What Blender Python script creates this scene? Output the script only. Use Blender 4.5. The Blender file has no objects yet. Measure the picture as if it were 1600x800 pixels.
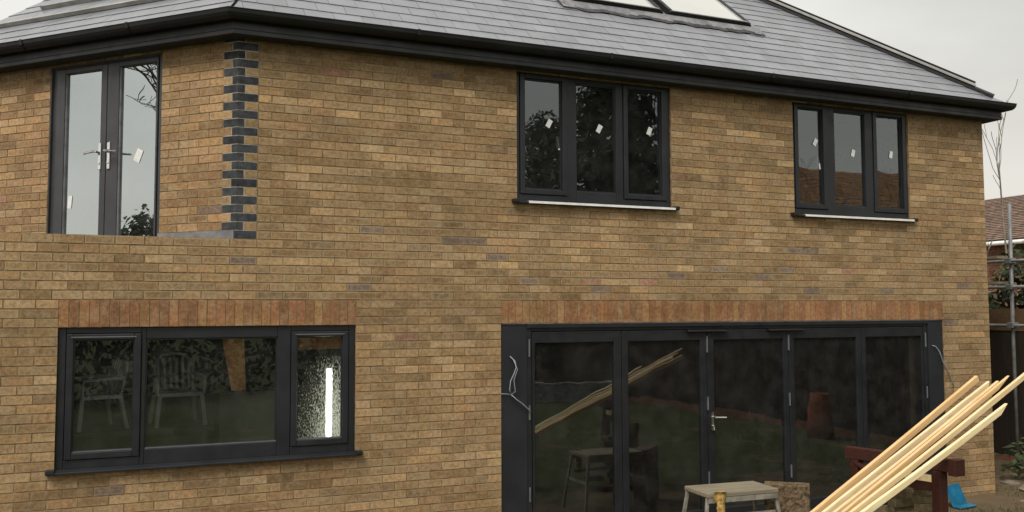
import bpy, math, random
from mathutils import Vector, Matrix
S = bpy.context.scene
COL = S.collection
R = math.radians
rnd = random.Random(7)

# ------------------------------------------------------------------ helpers
class MB:
    """collects faces (with a colour each and optional 0..1 face uv) and links them as ONE mesh"""
    def __init__(s): s.v = []; s.f = []; s.c = []; s.uv = {}; s.m = []
    def face(s, pts, col=(1, 1, 1, 0), uv=None, mi=0):
        n = len(s.v); s.v += [tuple(p) for p in pts]; s.f.append(tuple(range(n, n + len(pts))))
        s.c.append(col if len(col) == 4 else (*col, 0)); s.m.append(mi)
        if uv: s.uv[len(s.f) - 1] = uv
    def shared(s, verts, faces, col=(1, 1, 1, 0), mi=0):
        n = len(s.v); s.v += [tuple(p) for p in verts]
        for f in faces:
            s.f.append(tuple(i + n for i in f)); s.c.append(col if len(col) == 4 else (*col, 0)); s.m.append(mi)
    def hexa(s, p, col=(1, 1, 1, 0), mi=0):
        s.shared(p, [(0, 3, 2, 1), (4, 5, 6, 7), (0, 1, 5, 4), (1, 2, 6, 5), (2, 3, 7, 6), (3, 0, 4, 7)], col, mi)
    def box(s, x0, x1, y0, y1, z0, z1, col=(1, 1, 1, 0), mi=0):
        s.hexa([(x0, y0, z0), (x1, y0, z0), (x1, y1, z0), (x0, y1, z0), (x0, y0, z1), (x1, y0, z1), (x1, y1, z1), (x0, y1, z1)], col, mi)
    def beam(s, a, b, w, h, up=(0, 0, 1), col=(1, 1, 1, 0), mi=0, w2=None, h2=None):
        a = Vector(a); b = Vector(b); d = (b - a).normalized(); sd = d.cross(Vector(up)).normalized(); u = sd.cross(d).normalized()
        w2 = w if w2 is None else w2; h2 = h if h2 is None else h2; p = []
        for q, ww, hh in ((a, w, h), (b, w2, h2)):
            for i, j in ((-1, -1), (1, -1), (1, 1), (-1, 1)): p.append(q + sd * (ww * i / 2) + u * (hh * j / 2))
        s.hexa(p, col, mi)
    def tube(s, pts, r, n=8, col=(1, 1, 1, 0), r2=None, cap=True, mi=0):
        pts = [Vector(p) for p in pts]; N = len(pts); vs = []; prev = None
        for i, p in enumerate(pts):
            d = (pts[min(i + 1, N - 1)] - pts[max(i - 1, 0)]).normalized()
            if prev is None: a = d.orthogonal().normalized()
            else: a = (prev - d * prev.dot(d)).normalized()
            prev = a; b = d.cross(a)
            rr = r if r2 is None else r + (r2 - r) * i / max(1, N - 1)
            for k in range(n):
                t = 2 * math.pi * k / n; vs.append(p + a * (math.cos(t) * rr) + b * (math.sin(t) * rr))
        fs = []
        for i in range(N - 1):
            for k in range(n): fs.append((i * n + k, i * n + (k + 1) % n, (i + 1) * n + (k + 1) % n, (i + 1) * n + k))
        if cap: fs += [tuple(reversed(range(n))), tuple(range((N - 1) * n, N * n))]
        s.shared(vs, fs, col, mi)
    def build(s, name, mats, parent=None, loc=(0, 0, 0), rz=0, smooth=False, bevel=0):
        me = bpy.data.meshes.new(name); me.from_pydata(s.v, [], s.f)
        if not isinstance(mats, (list, tuple)): mats = [mats]
        for m in mats: me.materials.append(m)
        me.polygons.foreach_set('material_index', s.m)
        at = me.color_attributes.new('Col', 'FLOAT_COLOR', 'CORNER'); buf = []
        for f, c in zip(s.f, s.c): buf += list(c) * len(f)
        at.data.foreach_set('color', buf)
        if s.uv:
            uvl = me.uv_layers.new(name='UVMap'); buf = []
            for i, f in enumerate(s.f):
                q = s.uv.get(i)
                for k in range(len(f)): buf += list(q[k]) if q else [.5, .5]
            uvl.data.foreach_set('uv', buf)
        if smooth: me.polygons.foreach_set('use_smooth', [True] * len(s.f))
        me.update(); o = bpy.data.objects.new(name, me); COL.objects.link(o)
        o.location = loc; o.rotation_euler = (0, 0, rz)
        if parent: o.parent = parent
        if bevel:
            b = o.modifiers.new('bevel', 'BEVEL'); b.width = bevel; b.segments = 2; b.limit_method = 'ANGLE'; b.angle_limit = R(40)
        return o

def tag(o, label=None, cat=None, group=None, kind=None):
    if label: o['label'] = label
    if cat: o['category'] = cat
    if group: o['group'] = group
    if kind: o['kind'] = kind
    return o
def empty(name, loc=(0, 0, 0), rz=0, label=None, cat=None, group=None, parent=None):
    o = bpy.data.objects.new(name, None); COL.objects.link(o); o.location = loc; o.rotation_euler = (0, 0, rz)
    if parent: o.parent = parent
    return tag(o, label, cat, group)
def dup(root, loc, rz=0, label=None, rot=None):
    r = root.copy(); COL.objects.link(r); r.location = loc; r.rotation_euler = rot or (0, 0, rz)
    if label: r['label'] = label
    for ch in list(root.children):
        c = ch.copy(); COL.objects.link(c); c.parent = r
        for g in list(ch.children):
            d = g.copy(); COL.objects.link(d); d.parent = c
    return r

# ------------------------------------------------------------------ materials
class NT:
    def __init__(s, name):
        s.m = bpy.data.materials.new(name); s.m.use_nodes = True; s.t = s.m.node_tree; s.t.nodes.clear()
        s.out = s.n('ShaderNodeOutputMaterial')
    def n(s, ty, **kw):
        o = s.t.nodes.new(ty)
        for k, v in kw.items(): setattr(o, k, v)
        return o
    def l(s, a, b): s.t.links.new(a, b)
    def setv(s, sock, v):
        if hasattr(v, 'links') or isinstance(v, bpy.types.NodeSocket): s.l(v, sock)
        else: sock.default_value = v
    def noise(s, scale, detail=3, rough=.55, co=None, dim='3D', dist=0):
        o = s.n('ShaderNodeTexNoise'); o.inputs['Scale'].default_value = scale; o.inputs['Detail'].default_value = detail
        o.inputs['Roughness'].default_value = rough; o.inputs['Distortion'].default_value = dist
        if co is not None: s.l(co, o.inputs['Vector'])
        return o.outputs['Fac']
    def coord(s, kind='Object', scale=None):
        o = s.n('ShaderNodeTexCoord').outputs[kind]
        if scale:
            m = s.n('ShaderNodeMapping'); m.inputs['Scale'].default_value = scale; s.l(o, m.inputs['Vector']); o = m.outputs['Vector']
        return o
    def math(s, op, a, b=0, clamp=False):
        o = s.n('ShaderNodeMath', operation=op, use_clamp=clamp); s.setv(o.inputs[0], a); s.setv(o.inputs[1], b); return o.outputs[0]
    def ramp(s, fac, stops):
        o = s.n('ShaderNodeMapRange'); s.l(fac, o.inputs[0]); o.interpolation_type = 'SMOOTHSTEP'
        for i, v in zip((1, 2, 3, 4), stops): o.inputs[i].default_value = v
        return o.outputs[0]
    def cramp(s, fac, pts):
        o = s.n('ShaderNodeValToRGB'); e = o.color_ramp.elements
        while len(e) < len(pts): e.new(.5)
        for k, (p, c) in zip(e, pts): k.position = p; k.color = (*c, 1)
        s.l(fac, o.inputs[0]); return o.outputs[0]
    def mix(s, fac, a, b, mode='MIX'):
        o = s.n('ShaderNodeMix', data_type='RGBA', blend_type=mode); s.setv(o.inputs['Factor'], fac)
        s.setv(o.inputs[6], a if not isinstance(a, tuple) else (*a, 1)[:4]); s.setv(o.inputs[7], b if not isinstance(b, tuple) else (*b, 1)[:4]); return o.outputs[2]
    def col(s):
        return s.n('ShaderNodeVertexColor', layer_name='Col')
    def bump(s, h, strength=.3, dist=.01):
        o = s.n('ShaderNodeBump'); o.inputs['Strength'].default_value = strength; o.inputs['Distance'].default_value = dist; s.l(h, o.inputs['Height']); return o.outputs[0]
    def bsdf(s, color, rough=.6, spec=.5, metal=0, normal=None):
        o = s.n('ShaderNodeBsdfPrincipled'); s.setv(o.inputs['Base Color'], color if not isinstance(color, tuple) else (*color, 1)[:4])
        s.setv(o.inputs['Roughness'], rough); s.setv(o.inputs['Specular IOR Level'], spec); o.inputs['Metallic'].default_value = metal
        if normal is not None: s.l(normal, o.inputs['Normal'])
        return o.outputs[0]
    def done(s, sh): s.l(sh, s.out.inputs['Surface']); return s.m

def simple(name, color, rough=.6, spec=.4, metal=0, var=.25, scale=8, bump=.1, bscale=40, sc=None):
    t = NT(name); co = t.coord('Object', sc)
    f = t.ramp(t.noise(scale, 4, .6, co), (.3, .7, 1 - var, 1 + var))
    c = t.mix(1.0, color, t.mix(1, (1, 1, 1), f, 'MULTIPLY'), 'MULTIPLY')
    r = t.ramp(t.noise(scale * 2.3, 3, .6, co), (.3, .7, max(.05, rough - .1), min(1, rough + .1)))
    return t.done(t.bsdf(c, r, spec, metal, t.bump(t.noise(bscale, 3, .6, co), bump, .01)))

def attr_mat(name, rough=.7, spec=.3, var=.25, scale=12, bump=.3, bscale=60, tint=(1, 1, 1), transl=0, sc=None):
    t = NT(name); co = t.coord('Object', sc); c = t.col().outputs['Color']
    f = t.ramp(t.noise(scale, 4, .6, co), (.3, .7, 1 - var, 1 + var))
    c = t.mix(1, t.mix(1, c, tint, 'MULTIPLY'), f, 'MULTIPLY')
    sh = t.bsdf(c, rough, spec, 0, t.bump(t.noise(bscale, 3, .6, co), bump, .008) if bump else None)
    if transl:
        tr = t.n('ShaderNodeBsdfTranslucent'); t.l(c, tr.inputs[0]); mx = t.n('ShaderNodeMixShader'); mx.inputs[0].default_value = transl
        t.l(sh, mx.inputs[1]); t.l(tr.outputs[0], mx.inputs[2]); sh = mx.outputs[0]
    return t.done(sh)

def brick_mat():
    t = NT('stock_brick'); co = t.coord('Object'); at = t.col(); c = at.outputs['Color']; al = at.outputs['Alpha']
    uv = t.coord('UV'); sp = t.n('ShaderNodeSeparateXYZ'); t.l(uv, sp.inputs[0])
    du = t.math('MULTIPLY', t.math('SUBTRACT', .5, t.math('ABSOLUTE', t.math('SUBTRACT', sp.outputs[0], .5))), .215)
    dv = t.math('MULTIPLY', t.math('SUBTRACT', .5, t.math('ABSOLUTE', t.math('SUBTRACT', sp.outputs[1], .5))), .065)
    ed = t.math('MINIMUM', du, dv)
    n1 = t.noise(28, 4, .65, co)
    edge = t.ramp(t.math('ADD', ed, t.math('MULTIPLY', n1, .022)), (.012, .026, 1, 0))
    edge = t.math('MULTIPLY', edge, al, True)
    f = t.ramp(t.noise(30, 6, .75, co), (.25, .75, .55, 1.42))
    f2 = t.ramp(t.noise(1.1, 3, .6, t.coord('Object', (1, 1, 1.8))), (.3, .7, .8, 1.12))
    c = t.mix(1, c, t.math('MULTIPLY', f, f2), 'MULTIPLY')
    c = t.mix(edge, c, t.mix(.5, c, (.5, .4, .24)))
    sm = t.ramp(t.noise(6.5, 7, .78, co), (.47, .68, 0, .5))
    c = t.mix(sm, c, (.43, .345, .215))
    st = t.ramp(t.noise(2.3, 5, .7, t.coord('Object', (1, 1, .45))), (.52, .72, 0, .3))
    c = t.mix(st, c, t.mix(1, c, (.55, .56, .5), 'MULTIPLY'))
    # dark sandy specks
    spk = t.ramp(t.noise(150, 2, .6, co), (.62, .72, 0, .55))
    c = t.mix(spk, c, (.09, .06, .03))
    return t.done(t.bsdf(c, .85, .2, 0, t.bump(t.noise(110, 4, .7, co), .45, .006)))

def slate_mat():
    t = NT('wet_slate'); co = t.coord('Object'); c = t.col().outputs['Color']
    f = t.ramp(t.noise(5, 3, .5, co), (.3, .7, .92, 1.07))
    c = t.mix(1, c, f, 'MULTIPLY')
    r = t.ramp(t.noise(3, 4, .65, co), (.3, .7, .26, .42))
    sh = t.bsdf(c, r, .5, 0, t.bump(t.noise(35, 4, .65, co), .05, .006)); sh.node.inputs['IOR'].default_value = 2.1
    return t.done(sh)

def pane_mat(name, ior, extra=0, tint=(.75, .78, .78), wobble=.02, wscale=1.6, droplets=False, refl=(.90, .97, .99)):
    t = NT(name); co = t.coord('Object')
    nb = t.bump(t.noise(wscale, 2, .5, co), wobble, .1)
    fr = t.n('ShaderNodeFresnel'); fr.inputs['IOR'].default_value = ior
    fac = t.math('MINIMUM', t.math('ADD', fr.outputs[0], extra), 1)
    tr = t.n('ShaderNodeBsdfTransparent'); tr.inputs[0].default_value = (*tint, 1)
    gl = t.n('ShaderNodeBsdfGlossy'); gl.inputs['Roughness'].default_value = .0; gl.inputs[0].default_value = (*refl, 1); t.l(nb, gl.inputs['Normal'])
    mx = t.n('ShaderNodeMixShader'); t.l(fac, mx.inputs[0]); t.l(tr.outputs[0], mx.inputs[1]); t.l(gl.outputs[0], mx.inputs[2]); sh = mx.outputs[0]
    # thin dust film
    df = t.n('ShaderNodeBsdfDiffuse'); df.inputs[0].default_value = (.3, .3, .28, 1)
    m2 = t.n('ShaderNodeMixShader'); t.l(t.ramp(t.noise(5, 5, .7, co), (.3, .75, .015, .07)), m2.inputs[0]); t.l(sh, m2.inputs[1]); t.l(df.outputs[0], m2.inputs[2]); sh = m2.outputs[0]
    if droplets:
        w = t.n('ShaderNodeTexNoise'); w.inputs['Scale'].default_value = 1; w.inputs['Detail'].default_value = 3; w.inputs['Roughness'].default_value = .85
        t.l(t.coord('Object', (120, 120, 42)), w.inputs['Vector'])
        sx = t.n('ShaderNodeSeparateXYZ'); t.l(co, sx.inputs[0])
        low = t.math('ADD', t.ramp(sx.outputs[2], (1.05, 1.85, .04, -.05)), t.ramp(sx.outputs[0], (1.9, 2.2, -.05, .075)))  # tube's scattered glow is built into a denser droplet mask beside it
        k = t.ramp(t.math('ADD', w.outputs[0], low), (.545, .565, 0, 1))
        k = t.math('MULTIPLY', k, t.ramp(sx.outputs[2], (1.72, 1.88, 1, 0)))
        tl = t.n('ShaderNodeBsdfTranslucent'); tl.inputs[0].default_value = (.95, 1, .86, 1)
        gs = t.n('ShaderNodeBsdfTransparent'); gs.inputs[0].default_value = (.9, .9, .86, 1)
        ms = t.n('ShaderNodeMixShader'); ms.inputs[0].default_value = .3; t.l(tl.outputs[0], ms.inputs[1]); t.l(gs.outputs[0], ms.inputs[2])
        m3 = t.n('ShaderNodeMixShader'); t.l(k, m3.inputs[0]); t.l(sh, m3.inputs[1]); t.l(ms.outputs[0], m3.inputs[2]); sh = m3.outputs[0]
    return t.done(sh)

def wood_mat(name, c1, c2, rough=.65, grain=(2, 40, 40)):
    t = NT(name); co = t.coord('Object', grain); a = t.col().outputs['Color']
    n = t.noise(1.2, 7, .7, co, dist=.8)
    c = t.mix(t.ramp(n, (.35, .65, 0, 1)), c1, c2); c = t.mix(1, c, a, 'MULTIPLY')
    k = t.ramp(t.noise(5, 2, .5, t.coord('Object', (1, 6, 6))), (.7, .76, 0, .65)); c = t.mix(k, c, (.22, .1, .03))
    return t.done(t.bsdf(c, rough, .3, 0, t.bump(n, .25, .004)))

M = {}
M['brick'] = brick_mat()
M['mortar'] = simple('brown_mortar', (.28, .19, .105), .95, .1, var=.35, scale=14, bump=.4, bscale=150)
M['slate'] = slate_mat()
M['deck'] = simple('roof_felt', (.03, .03, .03), .9)
M['black'] = simple('gutter_black', (.009, .0095, .0105), .5, .35, var=.35, scale=3, bump=.05)
M['fascia'] = simple('fascia_board', (.022, .023, .025), .45, .45, var=.2, scale=2)
M['anth'] = simple('anthracite_frame', (.015, .017, .020), .42, .45, var=.2, scale=2.5, bump=.04, bscale=90)
M['anth2'] = simple('anthracite_door', (.05, .051, .056), .4, .5, var=.15, scale=3, bump=.03)
M['sheet'] = simple('anthracite_sheet', (.019, .021, .025), .55, .35, var=.2, scale=1.5, bump=.05)
M['lead'] = simple('lead', (.19, .19, .2), .4, .6, var=.35, scale=7, bump=.3, bscale=25)
M['hipgrey'] = simple('hip_grey', (.30, .295, .28), .55, .4, var=.2, scale=5)
M['alu'] = simple('aluminium', (.55, .55, .54), .35, .5, .8, var=.1)
M['chrome'] = simple('chrome', (.8, .8, .79), .14, .6, 1, var=.05, bump=0)
M['hinge'] = simple('hinge_grey', (.2, .21, .22), .4, .5, .5, var=.1)
M['sticker'] = simple('white_label', (.78, .78, .76), .6, .3, var=.08, scale=20)
M['white'] = simple('white_film', (.8, .8, .79), .45, .4, var=.08)
M['glass'] = pane_mat('window_glass', 2.15, .0)
M['glassup'] = pane_mat('upper_window_glass', 2.1, .02, wobble=.022, wscale=1.3)
M['glassdoor'] = pane_mat('coated_door_glass', 2.2, .42, (.6, .63, .63), .02, 1.5)
M['glasswet'] = pane_mat('wet_glass', 2.0, .0, droplets=True)
M['glassroof'] = pane_mat('rooflight_glass', 2.2, .8, (.6, .6, .58), .01, refl=(1, .98, .92))
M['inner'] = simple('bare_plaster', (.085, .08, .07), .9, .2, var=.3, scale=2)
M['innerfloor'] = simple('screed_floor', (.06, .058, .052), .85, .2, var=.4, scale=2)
M['blind'] = simple('pale_plaster', (.5, .5, .48), .9, .2, var=.1)
M['batten'] = wood_mat('pale_softwood', (.87, .74, .50), (.76, .58, .34))
M['redwood'] = wood_mat('red_stained_wood', (.065, .020, .014), (.038, .014, .012), .5)
M['oldwood'] = wood_mat('weathered_board', (.30, .26, .19), (.19, .155, .105), .85)
M['block'] = simple('rough_bark_timber', (.14, .1, .062), .95, .1, var=.6, scale=22, bump=.9, bscale=45)
M['galv'] = simple('galvanised_steel', (.22, .225, .225), .55, .4, .4, var=.3, scale=6)
M['legmetal'] = simple('worn_aluminium', (.32, .30, .25), .5, .4, .3, var=.35, scale=12)
M['foam'] = simple('dried_ochre_foam', (.5, .32, .1), .9, .2, var=.5, scale=35, bump=.9, bscale=60)
M['blue'] = simple('blue_plastic', (.015, .15, .27), .4, .4, var=.25, scale=6, bump=.3, bscale=12)
M['plastic'] = simple('white_plastic', (.52, .54, .53), .4, .4, var=.1)
M['ply'] = simple('orange_plywood', (.8, .4, .13), .75, .2, var=.25, scale=4)
M['wire'] = simple('grey_cable', (.25, .27, .32), .5, .4, var=.15)
M['fence'] = wood_mat('dark_fence', (.035, .026, .018), (.02, .016, .013), .85, (8, 8, 1))
M['fencetop'] = wood_mat('brown_board', (.16, .10, .055), (.11, .065, .035), .85, (2, 20, 20))
M['tile'] = attr_mat('clay_tile', .85, .2, .3, 6)
M['nbrick'] = attr_mat('red_brick', .9, .15, .3, 10)
M['leaf'] = attr_mat('leaf', .55, .35, .25, 3, 0, transl=.25)
M['bark'] = simple('bark', (.075, .06, .045), .9, .15, var=.4, scale=9, bump=.7, bscale=25)
M['twig'] = simple('pale_twig', (.20, .175, .14), .85, .2, var=.3, scale=9)
M['stone'] = attr_mat('stone', .9, .2, .35, 7, .6, 25)
M['terracotta'] = simple('terracotta', (.26, .075, .035), .75, .25, var=.2)
M['yard_brick'] = attr_mat('yard_brick', .9, .15, .35, 14, .5, 60)

# ------------------------------------------------------------------ ground
def ground_mat():
    t = NT('muddy_lawn'); co = t.coord('Object')
    mud = t.mix(t.noise(3.2, 6, .65, co), (.075, .052, .03), (.20, .15, .09))
    gr = t.mix(t.noise(11, 5, .7, co), (.035, .048, .014), (.085, .095, .032))
    sx = t.n('ShaderNodeSeparateXYZ'); t.l(co, sx.inputs[0])
    near = t.ramp(sx.outputs[1], (-3.2, -.6, .10, -.10))
    k = t.ramp(t.math('ADD', t.noise(.9, 6, .7, co), near), (.44, .56, 0, 1))
    c = t.mix(k, mud, gr)
    h = t.math('ADD', t.noise(6, 6, .7, co), t.math('MULTIPLY', t.noise(60, 4, .7, co), .3))
    return t.done(t.bsdf(c, .92, .2, 0, t.bump(h, .7, .05)))
def gz(x, y):
    b = .5 + .5 * math.sin(x * .9 + 1.3) * math.cos(y * .8)
    z = -.035 + .02 * (b - .5) * min(1, abs(y) * 2)
    if x > 11: z += .06 * min(1, (x - 11)) * (1 if y > -1 else 0) * max(0, min(1, (y + 1)))
    return z
g = MB()
xs = [-400, -120, -50, -25, -12] + [-8 + i * .5 for i in range(0, 50)] + [18, 22, 30, 50, 120, 400]
ys = [-400, -120, -50, -28] + [-20 + i * .5 for i in range(0, 50)] + [6, 8, 12, 20, 40, 120, 400]
vs = [(x, y, gz(x, y) if abs(x) < 40 and abs(y) < 40 else -.035) for y in ys for x in xs]
W = len(xs)
g.shared(vs, [(j * W + i, j * W + i + 1, (j + 1) * W + i + 1, (j + 1) * W + i) for j in range(len(ys) - 1) for i in range(W - 1)])
tag(g.build('ground', ground_mat(), smooth=True), kind='structure')

# ------------------------------------------------------------------ the house
house = empty('brick_house', (0, 0, 0), 0, 'two storey buff brick house with slate hipped roof and anthracite windows', 'house')
XC, XR, XL, HB = 1.348, 10.385, -5.0, 8.0          # canted corner, right corner, left end, back wall
LA = 3.75; A45 = R(45)
PA = (XC - LA * math.sin(A45), LA * math.cos(A45))   # far end of the canted wall
BR = [(.355, .240, .098), (.325, .215, .086), (.375, .258, .112), (.29, .192, .078), (.34, .236, .10), (.39, .275, .125), (.315, .215, .095), (.36, .230, .095)]
def brick_col(r, u, z, warm=1.0):
    c = r.choice(BR); k = r.uniform(.8, 1.16)
    band = math.sin(u * 1.7 + z * 9.1) + math.sin(u * .6 - z * 5.3 + 2) + math.sin(z * 31)
    k *= 1 + .05 * band
    a = r.uniform(.05, .5)
    if 2.3 < z < 3.05 and r.random() < .45: a = r.uniform(.6, 1); k *= .92
    if 3.95 < z < 4.18 and r.random() < .4: k *= 1.35
    wz = 2.3 < z < 3.05
    if r.random() < (.035 if wz else .004): c = (.24, .18, .115); k = r.uniform(.75, 1)
    if r.random() < (.014 if wz else .005): c = (.36, .20, .11)
    if r.random() < .08: k *= 1.25; a = .9
    k *= 1.0
    if z > 4.3: k *= 1 - .38 * min(1, (z - 4.3) / .3)      # eave shade painted into the brick colour of the top courses
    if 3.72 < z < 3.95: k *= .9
    return (c[0] * k * warm, c[1] * k * .965, c[2] * k * 1.17, a)
def one_brick(mb, r, a, b, z0, z1, col, dep=.0, mi=0):
    j = r.uniform(-.0015, .0015); y = dep - r.uniform(0, .002)
    A = [(a, y, z0 + j), (b, y, z0 + j), (b, y, z1 + j), (a, y, z1 + j)]; B = [(p[0], y + .02, p[2]) for p in A]
    w = max(.1, (b - a) / .215); o = .5 - w / 2 if w < 1 else 0
    mb.face(A, col, [(0, 0), (1, 0), (1, 1), (0, 1)], mi)
    for i in range(4):
        k = (i + 1) % 4; mb.face([A[i], B[i], B[k], A[k]], col, None, mi)
def brickwork(mb, u0, u1, k0, k1, holes, seed, phase=0, ends=None, warm=1.0):
    r = random.Random(seed)
    for k in range(k0, k1):
        zm = (k + .5) * .075; segs = [(u0, u1)]
        for (a, b, c, d) in holes:
            if c < zm < d:
                ns = []
                for (s, e) in segs:
                    if b <= s or a >= e: ns.append((s, e)); continue
                    if a > s: ns.append((s, a))
                    if b < e: ns.append((b, e))
                segs = ns
        if ends: segs = ends(k, segs)
        off = phase + (.1125 if k % 2 else 0)
        for s, e in segs:
            j0 = math.floor((s - off) / .225); cuts = [s]
            x = off + (j0 + 1) * .225
            while x < e:
                if x - cuts[-1] > .055 and e - x > .055: cuts.append(x)
                x += .225
            cuts.append(e)
            for a, b in zip(cuts[:-1], cuts[1:]):
                ja = .005 + r.uniform(-.0015, .0015); jb = .005
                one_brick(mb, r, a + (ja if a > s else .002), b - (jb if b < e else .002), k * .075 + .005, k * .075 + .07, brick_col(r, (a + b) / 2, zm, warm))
def slab(mb, u0, u1, z0, z1, holes, y0, y1, mi=0):
    us = sorted({u0, u1} | {h for o in holes for h in o[:2] if u0 < h < u1}); zs = sorted({z0, z1} | {h for o in holes for h in o[2:] if z0 < h < z1})
    for a, b in zip(us[:-1], us[1:]):
        run = None
        for c, d in zip(zs[:-1], zs[1:]):
            m = ((a + b) / 2, (c + d) / 2); inh = any(o[0] < m[0] < o[1] and o[2] < m[1] < o[3] for o in holes)
            if inh:
                if run: mb.box(a, b, y0, y1, run[0], run[1], (1, 1, 1, 0), mi); run = None
            else: run = (run[0], d) if run else (c, d)
        if run: mb.box(a, b, y0, y1, run[0], run[1], (1, 1, 1, 0), mi)

LW = (0.0, 2.4, .975, 2.1); BF = (3.81, 9.6, -.075, 2.1); W1 = (3.985, 5.765, 3.30, 4.61); W2 = (7.385, 9.13, 3.30, 4.61)
SL = (0.0, 2.4, 2.1, 2.325); SB = (3.81, 9.6, 2.1, 2.325)
ZT = 4.61
# canted corner: quoin bricks alternate long and short on both faces from course 38 up
def q_front(k): return .168 if k % 2 == 0 else .056
def q_side(k): return .056 if k % 2 == 0 else .150
mb = MB()
def ends_main(k, segs):
    if k >= 38:
        out = []
        for s, e in segs:
            if abs(s - XC) < 1e-6: s = XC + q_front(k) + .008
            out.append((s, e))
        return out
    return segs
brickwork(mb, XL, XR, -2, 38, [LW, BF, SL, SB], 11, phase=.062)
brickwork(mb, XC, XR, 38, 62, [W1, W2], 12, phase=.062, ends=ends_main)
HM = [LW, BF, W1, W2]
slab(mb, XL, XR, -.3, 2.85, [LW, BF], .0035, .3, 1)
slab(mb, XC, XR, 2.85, ZT, [W1, W2], .0035, .3, 1)
mb.build('brick_wall', [M['brick'], M['mortar']], house)
def soldier(u0, u1, name, seed):
    m = MB(); r = random.Random(seed); n = round((u1 - u0) / .075); w = (u1 - u0) / n
    pal = [(.32, .155, .07), (.34, .175, .08), (.36, .20, .088), (.30, .14, .068), (.29, .15, .075), (.33, .16, .078)]
    for i in range(n):
        c = r.choice(pal); k = r.uniform(.8, 1.12)
        one_brick(m, r, u0 + i * w + .004, u0 + (i + 1) * w - .004, 2.1 + .004, 2.325 - .006, (c[0] * k, c[1] * k, c[2] * k, r.uniform(0, .25)))
    m.build('soldier_course', M['brick'], house)
soldier(0, 2.4, 'soldier_course', 3); soldier(3.81, 9.6, 'soldier_course', 4)
# canted wall with the french door (local x runs to the right along the wall)
DO = (LA - 2.23, LA - .85, 2.5, 4.61)
mb = MB()
def ends_cant(k, segs):
    return [(s, (e - q_side(k) - .008) if abs(e - LA) < 1e-6 else e) for s, e in segs]
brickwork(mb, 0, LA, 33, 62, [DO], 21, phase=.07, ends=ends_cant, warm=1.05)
slab(mb, 0, LA - .13, 2.45, ZT, [DO], .0035, .3, 1)
mb.box(LA - .13, LA - .012, .008, .06, 2.45, ZT, (1, 1, 1, 0), 1)
cant = mb.build('brick_wall', [M['brick'], M['mortar']], house, (PA[0], PA[1], 0), -A45)
# quoins: squint bricks wrapping the corner
m = MB(); r = random.Random(5); t45 = math.sin(A45)
for k in range(38, 62):
    z0, z1 = k * .075 + .005, k * .075 + .07; f, s = q_front(k), q_side(k); g_ = r.uniform(.8, 1.2); c = (.05 * g_, .053 * g_, .058 * g_, .15)
    o = .003
    A = [(XC + f, -o), (XC - o * math.tan(A45 / 2), -o), (XC - s * t45 - o * t45, s * t45 - o * t45)]
    B = [(XC + f, .03), (XC + .012, .03), (XC - s * t45 + .022, s * t45 + .022)]
    lo = [(p[0], p[1], z0) for p in A + B[::-1]]; hi = [(p[0], p[1], z1) for p in A + B[::-1]]
    m.shared(lo + hi, [(0, 1, 7, 6), (1, 2, 8, 7), (2, 3, 9, 8), (5, 0, 6, 11), (6, 7, 10, 11), (7, 8, 9, 10), (0, 5, 4, 1), (1, 4, 3, 2)], c)
m.build('quoin', M['yard_brick'], house)
m = MB(); m.shared([(XC, .0012, 2.85), (XC + .172, .0012, 2.85), (XC + .172, .0012, ZT), (XC, .0012, ZT), (XC - .155 * t45 + .001, .155 * t45 + .001, 2.85), (XC - .155 * t45 + .001, .155 * t45 + .001, ZT)], [(0, 1, 2, 3), (4, 0, 3, 5)])
m.build('corner_mortar', simple('pale_mortar', (.40, .36, .29), .95, .1, var=.3, scale=12), house)
# lead strip along the foot of the canted wall
m = MB(); m.box(LA - .85, LA - .01, -.02, -.004, 2.84, 2.925); m.build('flashing', M['lead'], house, (PA[0], PA[1], 0), -A45)
# side and back walls, balcony floor, inner shell
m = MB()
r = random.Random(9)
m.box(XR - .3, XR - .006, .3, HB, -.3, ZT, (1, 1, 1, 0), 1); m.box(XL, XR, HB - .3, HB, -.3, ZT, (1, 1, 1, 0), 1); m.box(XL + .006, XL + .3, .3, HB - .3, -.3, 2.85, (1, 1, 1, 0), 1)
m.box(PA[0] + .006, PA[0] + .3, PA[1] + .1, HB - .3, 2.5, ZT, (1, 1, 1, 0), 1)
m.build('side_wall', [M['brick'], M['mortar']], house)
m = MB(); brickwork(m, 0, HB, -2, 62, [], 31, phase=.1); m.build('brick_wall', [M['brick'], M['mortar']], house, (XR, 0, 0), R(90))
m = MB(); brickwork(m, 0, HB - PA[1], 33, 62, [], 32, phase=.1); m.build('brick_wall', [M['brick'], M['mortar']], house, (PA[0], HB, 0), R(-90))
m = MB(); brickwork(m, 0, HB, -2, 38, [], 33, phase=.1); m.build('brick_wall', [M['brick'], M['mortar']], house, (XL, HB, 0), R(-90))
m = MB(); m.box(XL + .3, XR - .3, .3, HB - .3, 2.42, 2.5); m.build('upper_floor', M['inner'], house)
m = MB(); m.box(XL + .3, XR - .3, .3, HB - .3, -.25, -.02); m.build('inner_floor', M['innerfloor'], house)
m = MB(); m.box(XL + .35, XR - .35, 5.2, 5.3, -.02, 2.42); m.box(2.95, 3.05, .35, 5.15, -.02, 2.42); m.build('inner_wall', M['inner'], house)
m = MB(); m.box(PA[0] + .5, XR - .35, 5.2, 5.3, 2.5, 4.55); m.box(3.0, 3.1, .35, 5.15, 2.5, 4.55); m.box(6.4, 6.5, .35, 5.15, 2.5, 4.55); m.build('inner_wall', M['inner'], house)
m = MB(); cp = [(XC + .2, .3), (XR - .3, .3), (XR - .3, HB - .3), (PA[0] + .3, HB - .3), (PA[0] + .3, PA[1] + .2)]
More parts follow.
